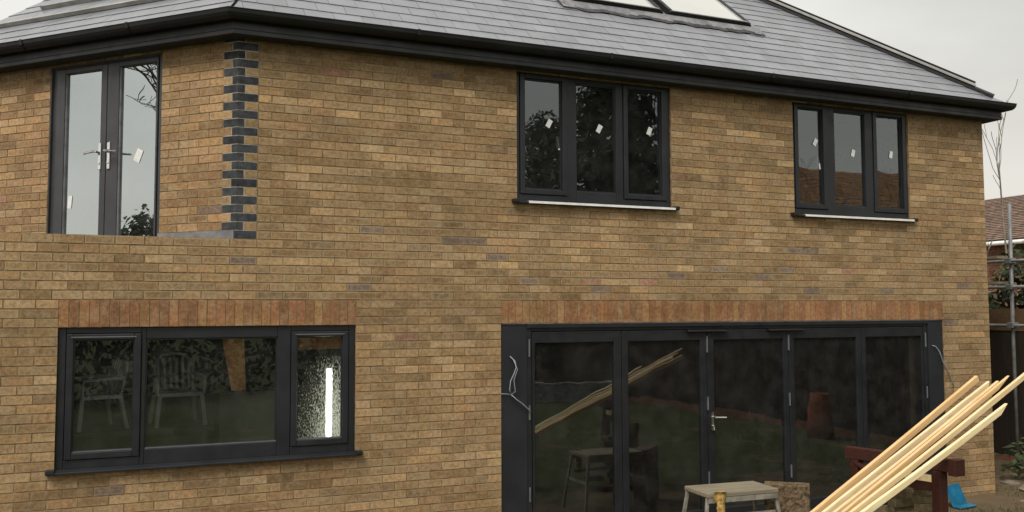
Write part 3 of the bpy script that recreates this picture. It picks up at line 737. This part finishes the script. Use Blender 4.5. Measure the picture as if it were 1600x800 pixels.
# ---- stack of loose bricks under the trestle
def loose_brick():
    m = MB(); r = random.Random(3)
    m.box(-.1075, .1075, -.05, .05, 0, .065, (.24, .19, .115, 0)); return m
first = None; r = random.Random(8); cnt = 0
words = ['lowest', 'second lowest', 'third lowest', 'fourth lowest', 'fifth lowest', 'sixth lowest', 'seventh lowest', 'eighth lowest', 'ninth lowest', 'tenth lowest', 'eleventh lowest', 'topmost']
for col_, (sx, sy, nz) in enumerate(((6.62, -2.42, 12), (6.40, -2.44, 9), (6.57, -2.2, 12))):
    for k in range(nz):
        loc = (sx + r.uniform(-.012, .012), sy + r.uniform(-.012, .012), -.03 + k * .0662); rz = R(r.uniform(-6, 6) + (8 if k % 2 else -4) - 12)
        where = ('near right column', 'near left column', 'rear column')[col_]
        lb = f'weathered buff brick, {"topmost" if k == nz - 1 else words[k]} of the {where} stacked under the trestle'
        if first is None:
            first = loose_brick().build('loose_brick', M['yard_brick'], loc=loc, rz=rz, bevel=.004); tag(first, lb, 'brick', 'loose bricks stacked under the trestle')
        else: dup(first, loc, rz, lb)

# ---- low work platform and block beside it
hp = empty('work_platform', (5.62, -1.12, -.035), R(-4), 'low folding work platform with worn board top and splayed legs', 'platform')
m = MB(); m.box(-.37, .37, -.2, .2, .60, .64); m.build('deck_board', M['oldwood'], hp, bevel=.008)
m = MB(); m.box(-.36, .36, -.205, -.19, .555, .598); m.box(-.36, .36, .19, .205, .555, .598); m.build('side_rail', M['legmetal'], hp)
for sx in (-1, 1):
    for sy in (-1, 1):
        m = MB(); m.beam((sx * .44, sy * .24, 0), (sx * .35, sy * .17, .6), .032, .022, (0, 1, 0)); m.build('leg', M['legmetal'], hp, bevel=.003)
    m = MB(); m.beam((sx * .385, -.2, .33), (sx * .385, .2, .33), .02, .03); m.build('crossbar', M['legmetal'], hp)
m = MB(); m.box(-.33, .36, -.165, -.15, .40, .44); m.build('stretcher', M['legmetal'], hp)
m = MB(); rf_ = random.Random(19); NZ, NA = 9, 10
m.shared([(-.25 + (.062 - .035 * z) * math.cos(k_ * 2 * math.pi / NA) * rf_.uniform(.7, 1.25) + .02 * z, -.213 + .02 * math.sin(k_ * 2 * math.pi / NA) * rf_.uniform(.6, 1.4), .652 - .27 * z) for z in [q_ / (NZ - 1) for q_ in range(NZ)] for k_ in range(NA)], [(j * NA + i, j * NA + (i + 1) % NA, (j + 1) * NA + (i + 1) % NA, (j + 1) * NA + i) for j in range(NZ - 1) for i in range(NA)] + [tuple(range(NA))])
m.build('foam_blob', M['foam'], hp, smooth=True)
m = MB(); r = random.Random(2); n = 8
ring = []
for zi in range(n + 1):
    z = -.05 + .655 * zi / n
    for (x, y) in ((-.2, -.09), (-.07, -.094), (.07, -.09), (.2, -.09), (.204, 0), (.2, .09), (0, .094), (-.2, .09), (-.204, 0)):
        ring.append((x + r.uniform(-.004, .004), y + r.uniform(-.004, .004), z + r.uniform(-.003, .003)))
q = 9
m.shared(ring, [(j * q + i, j * q + (i + 1) % q, (j + 1) * q + (i + 1) % q, (j + 1) * q + i) for j in range(n) for i in range(q)] + [tuple(range(n * q, n * q + q))])
tag(m.build('timber_block', M['block'], loc=(6.19, -1.2, 0), rz=R(-40), bevel=.004), 'rough brown timber block standing beside the work platform', 'block')

# ---- blue plastic piece at the foot of the wall
m = MB(); m.hexa([(-.15, 0, 0), (.13, .0, 0), (.13, .012, 0), (-.15, .012, 0), (-.17, .1, .22), (.11, .1, .24), (.11, .112, .24), (-.17, .112, .22)]); m.hexa([(-.15, -.09, .0), (.16, -.09, 0), (.16, .0, 0), (-.15, .0, 0), (-.15, -.09, .012), (.16, -.09, .012), (.16, .0, .02), (-.15, .0, .02)])
tag(m.build('blue_tray', M['blue'], loc=(9.32, -.42, -.025), rz=R(8), bevel=.004), 'bright blue plastic tray propped near the brick pier', 'tray')

# ------------------------------------------------------------------ right side: scaffold, fence, neighbour
sc = empty('scaffold', (11.75, .72, -.03), 0, 'galvanised scaffold pole with horizontal tubes beside the house', 'scaffold')
m = MB(); m.tube([(0, .02, 0), (.0, .02, 2.0), (.0, .0, 3.72)], .0242, 12); m.build('pole', M['galv'], sc, smooth=True)
for z in (2.92, 2.56, 2.03):
    m = MB(); m.tube([(-.05, -1.4, z), (-.05, 2.6, z)], .022, 10); m.build('ledger', M['galv'], sc, smooth=True)
    m = MB(); m.box(-.085, .035, -.045, .05, z - .04, z + .04); m.build('coupler', M['hinge'], sc, bevel=.01)
for z in (2.985, 2.625):
    m = MB(); m.box(-.03, .18, .2, 2.6, z - .018, z + .02); m.build('board', M['oldwood'], sc)

fe = empty('fence', (12.35, 0, -.04), 0, 'dark close board fence along the side passage', 'fence')
m = MB(); y = -20.0; r = random.Random(6)
while y < 9:
    k = r.uniform(.8, 1.2); m.box(-.02 + r.uniform(-.004, .004), 0, y, y + .12, .15, 1.95, (k, k, k, 0)); y += .125
m.build('board_panel', M['fence'], fe)  # panels much darker than the top board
m = MB()
for y0 in range(-20, 9, 2): m.box(-.035, .05, y0 + .005, y0 + 1.995, 1.955, 2.27 + .01 * (y0 % 3), (1, 1, 1, 0))
m.build('top_board', M['fencetop'], fe)
m = MB(); m.box(-.035, .02, -20, 9, -.05, .145); m.build('gravel_board', simple('gravel_board', (.18, .085, .05), .9, var=.3), fe)
for y0 in range(-20, 10, 2):
    m = MB(); m.box(.001, .1, y0 - .05, y0 + .05, 0, 2.2); m.build('post', M['fence'], fe)

nb = empty('neighbour_house', (22.5, 0, 0), 0, 'neighbouring house with red brown tiled roof beyond the scaffold', 'house')
m = MB(); r = random.Random(15)
for k in range(0, 54):
    y = 2.0 + (.1125 if k % 2 else 0)
    while y < 20:
        c = r.choice([(.26, .13, .08), (.30, .17, .11), (.22, .12, .085)]); m.box(-.01, .0, y, y + .213, k * .075, k * .075 + .065, (*c, 0)); y += .225
m.box(.0, 7, 2, 20, -.1, 4.05, (.2, .16, .12, 0)); m.build('wall', M['nbrick'], nb)
rf = MB(); a = R(40)
rf.hexa([(-.35, 1.6, 4.1), (-.35, 20.4, 4.1), (3.4, 20.4, 5.75), (3.4, 1.6, 5.75), (-.35, 1.6, 4.02), (-.35, 20.4, 4.02), (3.4, 20.4, 5.65), (3.4, 1.6, 5.65)], (.12, .07, .05, 0))
rf.hexa([(7.2, 1.6, 4.1), (7.2, 20.4, 4.1), (3.4, 20.4, 5.75), (3.4, 1.6, 5.75), (7.2, 1.6, 4.02), (7.2, 20.4, 4.02), (3.4, 20.4, 5.65), (3.4, 1.6, 5.65)], (.12, .07, .05, 0))
sx_, sz_ = (3.75 / math.hypot(3.75, 1.65)), (1.65 / math.hypot(3.75, 1.65)); Lr = math.hypot(3.75, 1.65)
for k in range(30):
    u = k * .16; y = 1.6 + (.1 if k % 2 else 0)
    if u > Lr: break
    while y < 20.4:
        c = r.choice([(.21, .145, .112), (.25, .17, .13), (.18, .13, .10), (.22, .14, .105)]); q = []
        for (uu, h) in ((u, .035), (u + .17, .015)):
            for yy in (y + .004, y + .196): q.append((-.35 + uu * sx_ - h * sz_, yy, 4.1 + uu * sz_ + h * sx_))
        rf.face([q[0], q[1], q[3], q[2]], (*c, 0)); rf.face([q[0], q[1], (q[1][0] + .02, q[1][1], q[1][2] - .035), (q[0][0] + .02, q[0][1], q[0][2] - .035)], (.05, .03, .025, 0)); y += .2
rf.build('roof', M['tile'], nb)
m = MB(); m.tube([(-.42, 1.6, 4.02), (-.42, 20.4, 4.02)], .06, 8); m.build('gutter', M['white'], nb, smooth=True)
for y0 in (4.6, 13.5, 16.5):
    m = MB(); m.box(-.03, -.011, y0, y0 + 1.6, 2.9, 3.85); w = m.build('window', M['white'], nb)
    m = MB(); m.box(-.04, -.031, y0 + .08, y0 + .75, 2.98, 3.78); m.box(-.04, -.031, y0 + .85, y0 + 1.52, 2.98, 3.78); m.build('pane', simple('dull_pane', (.03, .034, .036), .15, .6), w)

# ------------------------------------------------------------------ plants
def leaf(mb, p, s, nrm, col, ang):
    n = Vector(nrm).normalized(); a = n.orthogonal().normalized(); b = n.cross(a); c, d = math.cos(ang), math.sin(ang)
    x = a * c + b * d; y = b * c - a * d
    p = Vector(p)
    mb.face([p - x * s, p - y * s * .45 + n * s * .12, p + x * s, p + y * s * .45 + n * s * .12], col)
def foliage(blobs, n, size, cols, seed, shell=.45):
    mb = MB(); r = random.Random(seed); tot = sum(b[3] * b[4] * b[5] for b in blobs)
    for (cx, cy, cz, ax, ay, az) in blobs:
        k = int(n * ax * ay * az / tot) + 1; br = r.uniform(.75, 1.2)
        for _ in range(k):
            v = Vector((r.gauss(0, 1), r.gauss(0, 1), r.gauss(0, 1))).normalized(); t = r.uniform(shell, 1.0) ** .6 * (1 + .18 * math.sin(v.x * 7 + cx) * math.sin(v.z * 6 + cz) + .1 * math.sin(v.y * 11))
            p = (cx + v.x * ax * t, cy + v.y * ay * t, cz + v.z * az * t)
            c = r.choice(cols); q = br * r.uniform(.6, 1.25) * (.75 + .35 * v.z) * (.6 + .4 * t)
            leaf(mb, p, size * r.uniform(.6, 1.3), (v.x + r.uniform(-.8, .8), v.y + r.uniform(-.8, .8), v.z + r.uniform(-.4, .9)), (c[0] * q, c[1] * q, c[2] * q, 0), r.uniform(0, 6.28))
    return mb
G1 = [(.05, .07, .03), (.042, .062, .03), (.075, .095, .04)]
G2 = [(.06, .085, .025), (.045, .07, .02), (.085, .10, .035)]
G3 = [(.09, .12, .06), (.075, .10, .055), (.11, .13, .07)]
G4 = [(.020, .028, .012), (.018, .026, .012), (.024, .032, .014)]
GB = [(.12, .06, .03), (.10, .05, .028), (.15, .08, .04)]
def bare(name, loc, h, seed, label, group=None, spread=.5, r0=.08, depth=4, lean=(0, 0), mat='bark', first=.35, up=.25, kids=(2, 4), minr=.004, ln=(.4, .62)):
    root = empty(name, loc, 0, label, 'tree', group); r = random.Random(seed); tk = MB(); bm = MB()
    def grow(p, d, L, rad, lev, mb):
        n = 5; pts = [p]; q = Vector(p); dd = Vector(d)
        for i in range(n):
            dd = (dd + Vector((r.uniform(-.16, .16), r.uniform(-.16, .16), r.uniform(-.05, .12)))).normalized(); q = q + dd * (L / n); pts.append(q.copy())
        mb.tube(pts, rad, 8 if lev == 0 else 5 if lev < 3 else 4, r2=max(minr, rad * .35), cap=False)
        if lev >= depth: return
        for _ in range(r.randint(*kids) + (3 if lev == 0 else 0)):
            t = r.uniform(first if lev == 0 else .2, 1); i = min(n - 1, int(t * n)); b = pts[i].lerp(pts[i + 1], t * n - i)
            side = Vector((r.uniform(-1, 1), r.uniform(-1, 1), r.uniform(-.1, .5))).normalized()
            nd = (dd * (1 - spread) + side * spread + Vector((0, 0, up))).normalized()
            grow(b, nd, L * r.uniform(*ln), max(minr, rad * (1 - .65 * t) * .55), lev + 1, bm)
    grow(Vector((0, 0, 0)), Vector((lean[0], lean[1], 1)).normalized(), h, r0, 0, tk)
    tk.build('trunk', M[mat], root, smooth=True); bm.build('branches', M[mat], root, smooth=True)
    return root
# saplings on the right
sg = 'bare saplings rising behind the scaffold'
bare('bare_sapling', (14.35, 3.0, -.05), 4.8, 1, 'bare sapling with a straight pale stem nearest the house corner', sg, .34, .03, 2, (-.02, .02), 'twig', .5, .5, (2, 4), .005, (.2, .34))
bare('bare_sapling', (14.1, 2.42, -.05), 5.0, 2, 'bare sapling with forked twigs close behind the scaffold pole', sg, .36, .03, 2, (.05, -.02), 'twig', .45, .5, (2, 4), .005, (.2, .34))
bare('bare_sapling', (13.3, 2.3, -.05), 3.6, 5, 'short bare sapling low against the neighbouring roof', sg, .4, .022, 2, (.0, .03), 'twig', .4, .4, (2, 4), .004, (.2, .34))
bare('bare_tree', (17.0, 4.5, -.05), 3.9, 9, 'bushy bare tree with tangled twigs in front of the tiled roof', None, .62, .05, 3, (0, 0), 'twig', .55, .15, (3, 4), .007, (.26, .4))
def shrub(name, loc, blobs, n, size, cols, seed, label, group=None, cat='shrub', stem=True):
    root = empty(name, loc, 0, label, cat, group)
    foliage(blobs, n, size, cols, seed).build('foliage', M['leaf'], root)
    if stem:
        m = MB(); r = random.Random(seed)
        for b in blobs: m.tube([(b[0] * .3, b[1] * .3, 0), (b[0] * .7, b[1] * .7, b[2] * .6), (b[0], b[1], b[2])], .03, 6, r2=.012)
        m.build('stem', M['bark'], root)
    return root
shrub('ivy_shrub', (13.5, 1.7, -.04), [(0, 0, 2.6, .55, .7, .75), (.2, -.6, 2.2, .5, .6, .9), (.1, 1.0, 2.0, .45, .7, .7), (.3, -.2, 3.1, .4, .5, .4)], 2600, .075, [(.04, .06, .022), (.03, .048, .018), (.08, .10, .04)], 41, 'dark glossy evergreen shrub behind the fence and scaffold')
shrub('ivy_shrub', (13.0, 2.5, -.04), [(0, 0, 1.6, .5, .8, .8), (0, .2, 2.1, .4, .9, .38)], 1500, .07, [(.03, .045, .018), (.05, .065, .028)], 42, 'lower dark shrub between fence and neighbouring brick wall')
# low plants at the foot of the fence
r = random.Random(12)
PLW = ['broad leafed plant beside the scaffold foot', 'drooping low plant at the foot of the dark fence', 'small green weed clump near the house corner', 'leafy clump on the soil left of the scaffold', 'pale green plant at the right edge of the picture', 'dense dark plant in the side passage shade']
for i, (x, y, h, s) in enumerate(((11.9, .72, .5, .085), (11.6, 1.3, .42, .07), (10.95, .9, .2, .04), (11.35, .45, .3, .06), (11.7, .25, .38, .075), (11.9, 2.0, .6, .08))):
    root = empty('leafy_plant', (x, y, gz(x, y)), 0, PLW[i], 'plant', 'low plants in the side passage'); m = MB(); st = MB()
    for k in range(int(26 + h * 60)):
        a = r.uniform(0, 6.28); t = r.uniform(.15, 1); p = Vector((math.cos(a) * t * h * .7, math.sin(a) * t * h * .7, h * (1 - t * t * .55) * r.uniform(.5, 1)))
        c = r.choice([(.05, .075, .03), (.075, .10, .045), (.035, .05, .02), (.11, .13, .06)]); leaf(m, p, s * r.uniform(.6, 1.3), (math.cos(a) * .5, math.sin(a) * .5, 1), (*c, 0), r.uniform(0, 6.28))
        if k % 4 == 0: st.tube([(0, 0, 0), p * .5 + Vector((0, 0, h * .15)), p], .005, 4, cap=False)
    m.build('leaves', M['leaf'], root); st.build('stem', M['twig'], root)
# rubble
SW_ = ['flat pale stone at the right edge by the soil bank', 'brown rubble lump beside the brick pier foot', 'grey broken stone below the leafy plants', 'small rubble stone on the muddy grass', 'rounded stone near the scaffold foot', 'half buried stone in the side passage']
for i, (x, y, s) in enumerate(((10.95, -.10, .15), (10.62, .35, .08), (11.1, .35, .09), (10.3, -.45, .05), (11.45, .85, .08), (10.9, .9, .07))):
    m = MB(); vs = []; rr = random.Random(i + 50)
    for zi, (zz, sc_) in enumerate(((0, .9), (.35, 1), (.7, .75), (.85, .3))):
        for k in range(8):
            a = k * math.pi / 4; q = s * sc_ * rr.uniform(.82, 1.15); vs.append((math.cos(a) * q * 1.25, math.sin(a) * q, zz * s * .8 - .01))
    m.shared(vs, [(j * 8 + k, j * 8 + (k + 1) % 8, (j + 1) * 8 + (k + 1) % 8, (j + 1) * 8 + k) for j in range(3) for k in range(8)] + [tuple(range(24, 32))], ((.26, .22, .16, 0), (.1, .075, .05, 0), (.2, .17, .13, 0))[i % 3])
    tag(m.build('rubble_stone', M['stone'], loc=(x, y, gz(x, y) - .01), rz=i), SW_[i], 'stone', 'rubble stones on the muddy ground')
# grass blades
m = MB(); r = random.Random(33)
for _ in range(6500):
    x, y = r.uniform(8.2, 12.0), r.uniform(-1.5, .9)
    if x < XR + .05 and y > -.06: continue
    if math.sin(x * 2.1) * math.cos(y * 2.7 + x) + r.uniform(-.5, .5) < -.15: continue
    z = gz(x, y); h = r.uniform(.02, .06); a = r.uniform(0, 6.28); w = .004; c = r.choice([(.06, .08, .02), (.09, .095, .03), (.12, .11, .05), (.05, .06, .018)])
    dx, dy = math.cos(a), math.sin(a); lx, ly = r.uniform(-.03, .03), r.uniform(-.03, .03)
    m.face([(x - dx * w, y - dy * w, z - .004), (x + dx * w, y + dy * w, z - .004), (x + lx, y + ly, z + h)], (*c, 0))
tag(m.build('grass', M['leaf']), 'thin muddy grass on the ground by the brick pier', 'grass', kind='stuff')

# ------------------------------------------------------------------ the garden behind the camera (mirrored in the panes)
def big_tree(loc, blobs, n, size, cols, seed, label, th, group='garden trees mirrored in the glass'):
    root = empty('evergreen_tree', loc, 0, label, 'tree', group)
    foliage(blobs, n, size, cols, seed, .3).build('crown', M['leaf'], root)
    m = MB(); m.tube([(0, 0, 0), (.1, 0, th * .4), (0, .1, th)], .28, 10, r2=.08)
    for b in blobs[:6]: m.tube([(0, 0, th * .35), (b[0] * .5, b[1] * .5, b[2] * .8), (b[0], b[1], b[2])], .08, 6, r2=.02)
    m.build('trunk', M['bark'], root); return root
big_tree((15.4, -18, -.05), [(0, 0, 8.2, 1.6, 1.8, 2.3), (-.9, 0, 6.0, 1.6, 1.8, 2.0), (1.0, .2, 6.2, 1.5, 1.8, 2.2), (.2, 0, 3.6, 2.6, 2.0, 2.2), (.7, .3, 9.3, .9, 1, 1.2), (-.6, .5, 9.2, .6, .8, .8)], 9000, .2, G1, 61, 'tall dark evergreen tree mirrored in the middle upper window', 8)
big_tree((15.6, -24.5, -.05), [(0, 0, 8.6, 1.3, 1.6, 1.5), (-.5, 0, 6.4, 1.6, 1.6, 1.9), (.8, 0, 9.2, .8, 1.2, 1.0), (-.4, 0, 9.6, .6, .8, .7), (-.9, .2, 3.9, 2.0, 1.6, 2.4)], 9000, .15, G3, 62, 'mid green round tree mirrored low in the upper window', 6)
hd = empty('hedge', (4, -17, -.05), 0, 'long dark evergreen hedge mirrored behind the lawn', 'hedge'); r = random.Random(71)
foliage([(-14 + i * 1.5, r.uniform(-.4, .4), 1.6, 1.15, 1.0, 1.9 + r.uniform(-.3, .6)) for i in range(22)], 20000, .11, G4, 72).build('foliage', M['leaf'], hd)
rh = empty('rear_house', (38.0, -27.5, -.05), 0, 'brown roofed house mirrored in the right upper window', 'house')
m = MB(); m.box(-9, 9, -8, 0, 0, 6.5, (.30, .2, .12, 0)); m.build('wall', M['nbrick'], rh)
rf = MB(); r = random.Random(16); La = math.hypot(4.3, 3.9)
rf.hexa([(-9.3, .3, 6.4), (9.3, .3, 6.4), (9.3, -4, 10.3), (-9.3, -4, 10.3), (-9.3, .3, 6.3), (9.3, .3, 6.3), (9.3, -4, 10.2), (-9.3, -4, 10.2)], (.3, .16, .08, 0))
rf.hexa([(-9.3, -8.3, 6.4), (9.3, -8.3, 6.4), (9.3, -4, 10.3), (-9.3, -4, 10.3), (-9.3, -8.3, 6.3), (9.3, -8.3, 6.3), (9.3, -4, 10.2), (-9.3, -4, 10.2)], (.3, .16, .08, 0))
for k in range(19):
    x = -9.3
    while x < 9.2:
        t0_, t1_ = k * .3 / La, min(1, (k * .3 + .31) / La); q = r.uniform(.8, 1.2)
        rf.face([(x, .3 - 4.3 * t0_, 6.44 + 3.9 * t0_), (x + .29, .3 - 4.3 * t0_, 6.44 + 3.9 * t0_), (x + .29, .3 - 4.3 * t1_, 6.415 + 3.9 * t1_), (x, .3 - 4.3 * t1_, 6.415 + 3.9 * t1_)], (.42 * q, .22 * q, .11 * q, 0)); x += .3
    if (k * .3 + .3) > La: break
rf.build('roof', M['tile'], rh)
for x in (-6, -2, 2, 6):
    m = MB(); m.box(x - .6, x + .6, .01, .05, 4.7, 5.9); w = m.build('window', M['white'], rh)
    m = MB(); m.box(x - .52, x + .52, .051, .06, 4.78, 5.82); m.build('pane', simple('dull_pane', (.03, .034, .036), .15, .6), w)
gt = 'bare trees standing in the garden'
bare('bare_tree', (24.6, -19.5, -.05), 5.4, 81, 'bare branched tree mirrored left in the right upper window', gt, .6, .14, 4, (0, 0), 'bark', .4, .2)
bare('bare_tree', (28.0, -19.5, -.05), 5.8, 82, 'bare branched tree mirrored right in the right upper window', gt, .6, .14, 4, (0, 0), 'bark', .4, .2)
bare('bare_tree', (-12.4, -.12, -.05), 8.8, 83, 'bare branched tree mirrored in the glazed balcony door', gt, .75, .13, 3, (.0, .03), 'bark', .66, .0, (10, 13), .008, (.25, .45))
shrub('laurel_bush', (-13.0, .2, -.05), [(0, 0, 2.2, 1.1, .9, 2.0), (0, .5, 3.4, .8, .75, 1.3)], 6500, .1, G1, 84, 'dark tall bush mirrored low in the glazed balcony door')
m = MB(); r = random.Random(90)
for k in range(6):
    x = 8.6 + (.11 if k % 2 else 0)
    while x < 12.0:
        q = r.uniform(.8, 1.2); m.box(x, x + .43, -12.4, -12.2, -.04 + k * .08, -.04 + k * .08 + .074, (.33 * q, .34 * q, .33 * q, 0)); x += .44
tag(m.build('low_wall', M['stone']), 'low grey stone wall mirrored in the leftmost door panel', 'wall')
m = MB(); pr = [(.0, 0), (.23, 0), (.235, .3), (.22, .55), (.17, .68), (.18, .80), (.14, .80), (.12, .7), (0, .68)]
vs = [(math.cos(k * math.pi / 10) * a, math.sin(k * math.pi / 10) * a, z) for a, z in pr for k in range(20)]
m.shared(vs, [(j * 20 + k, j * 20 + (k + 1) % 20, (j + 1) * 20 + (k + 1) % 20, (j + 1) * 20 + k) for j in range(len(pr) - 1) for k in range(20)])
tag(m.build('terracotta_pot', M['terracotta'], loc=(11.75, -4.5, -.035), smooth=True), 'orange terracotta pot mirrored in the fourth door panel', 'pot')

# ------------------------------------------------------------------ light
sunv = Vector((-.58, -.55, 1.05)).normalized()
el = math.asin(sunv.z); az = math.atan2(sunv.x, sunv.y)
w = bpy.data.worlds.new('World'); S.world = w; w.use_nodes = True; nt = w.node_tree; nt.nodes.clear()
out = nt.nodes.new('ShaderNodeOutputWorld'); bg = nt.nodes.new('ShaderNodeBackground'); bg.inputs[1].default_value = .1
sky = nt.nodes.new('ShaderNodeTexSky'); sky.sky_type = 'NISHITA'; sky.sun_disc = False; sky.sun_elevation = el; sky.sun_rotation = az; sky.air_density = 1.5; sky.dust_density = 4
tc = nt.nodes.new('ShaderNodeTexCoord'); mp = nt.nodes.new('ShaderNodeMapping'); mp.inputs['Scale'].default_value = (1.2, 1.2, 3.2); nt.links.new(tc.outputs['Generated'], mp.inputs[0])
nz = nt.nodes.new('ShaderNodeTexNoise'); nz.inputs['Scale'].default_value = 1.5; nz.inputs['Detail'].default_value = 5; nz.inputs['Roughness'].default_value = .5; nt.links.new(mp.outputs[0], nz.inputs['Vector'])
cr = nt.nodes.new('ShaderNodeValToRGB'); e = cr.color_ramp.elements; e[0].position = .32; e[0].color = (.63, .63, .59, 1); e[1].position = .62; e[1].color = (.93, .92, .87, 1); nt.links.new(nz.outputs[0], cr.inputs[0])
sx = nt.nodes.new('ShaderNodeSeparateXYZ'); nt.links.new(tc.outputs['Generated'], sx.inputs[0])
mr = nt.nodes.new('ShaderNodeMapRange'); mr.inputs[1].default_value = .02; mr.inputs[2].default_value = .32; mr.inputs[3].default_value = .75; mr.inputs[4].default_value = 0; nt.links.new(sx.outputs[2], mr.inputs[0])
hz = nt.nodes.new('ShaderNodeMix'); hz.data_type = 'RGBA'; nt.links.new(mr.outputs[0], hz.inputs[0]); nt.links.new(cr.outputs[0], hz.inputs[6]); hz.inputs[7].default_value = (.95, .89, .80, 1)
sc10 = nt.nodes.new('ShaderNodeMix'); sc10.data_type = 'RGBA'; sc10.blend_type = 'MULTIPLY'; sc10.inputs[0].default_value = 1; nt.links.new(hz.outputs[2], sc10.inputs[6]); sc10.inputs[7].default_value = (10, 10, 10, 1)
mx = nt.nodes.new('ShaderNodeMix'); mx.data_type = 'RGBA'; mx.inputs[0].default_value = .92; nt.links.new(sky.outputs[0], mx.inputs[6]); nt.links.new(sc10.outputs[2], mx.inputs[7])
nt.links.new(mx.outputs[2], bg.inputs[0]); nt.links.new(bg.outputs[0], out.inputs[0])
L = bpy.data.lights.new('sun', 'SUN'); L.energy = 2.7; L.angle = R(25); L.color = (1, .95, .87)
lo = bpy.data.objects.new('sun', L); COL.objects.link(lo); lo.rotation_euler = sunv.to_track_quat('Z', 'Y').to_euler()

# ------------------------------------------------------------------ camera
yaw, pit, rol = .40041, .06276, -.00395
fw = Vector((math.sin(yaw) * math.cos(pit), math.cos(yaw) * math.cos(pit), math.sin(pit))); rt = Vector((math.cos(yaw), -math.sin(yaw), 0)); up = rt.cross(fw)
r2 = rt * math.cos(rol) + up * math.sin(rol); u2 = -rt * math.sin(rol) + up * math.cos(rol)
cd = bpy.data.cameras.new('camera'); cam = bpy.data.objects.new('camera', cd); COL.objects.link(cam)
cd.sensor_width = 36; cd.lens = 31.5; cd.clip_end = 2000; cd.clip_start = .05
mt = Matrix((r2, u2, -fw)).transposed().to_4x4(); mt.translation = Vector((.54188, -7.99849, 2.20803)); cam.matrix_world = mt
S.camera = cam
S.view_settings.view_transform = 'Standard'; S.view_settings.look = 'None'; S.view_settings.exposure = 0
S.cycles.use_denoising = True; S.cycles.max_bounces = 8; S.cycles.transparent_max_bounces = 16; S.cycles.sample_clamp_indirect = 6
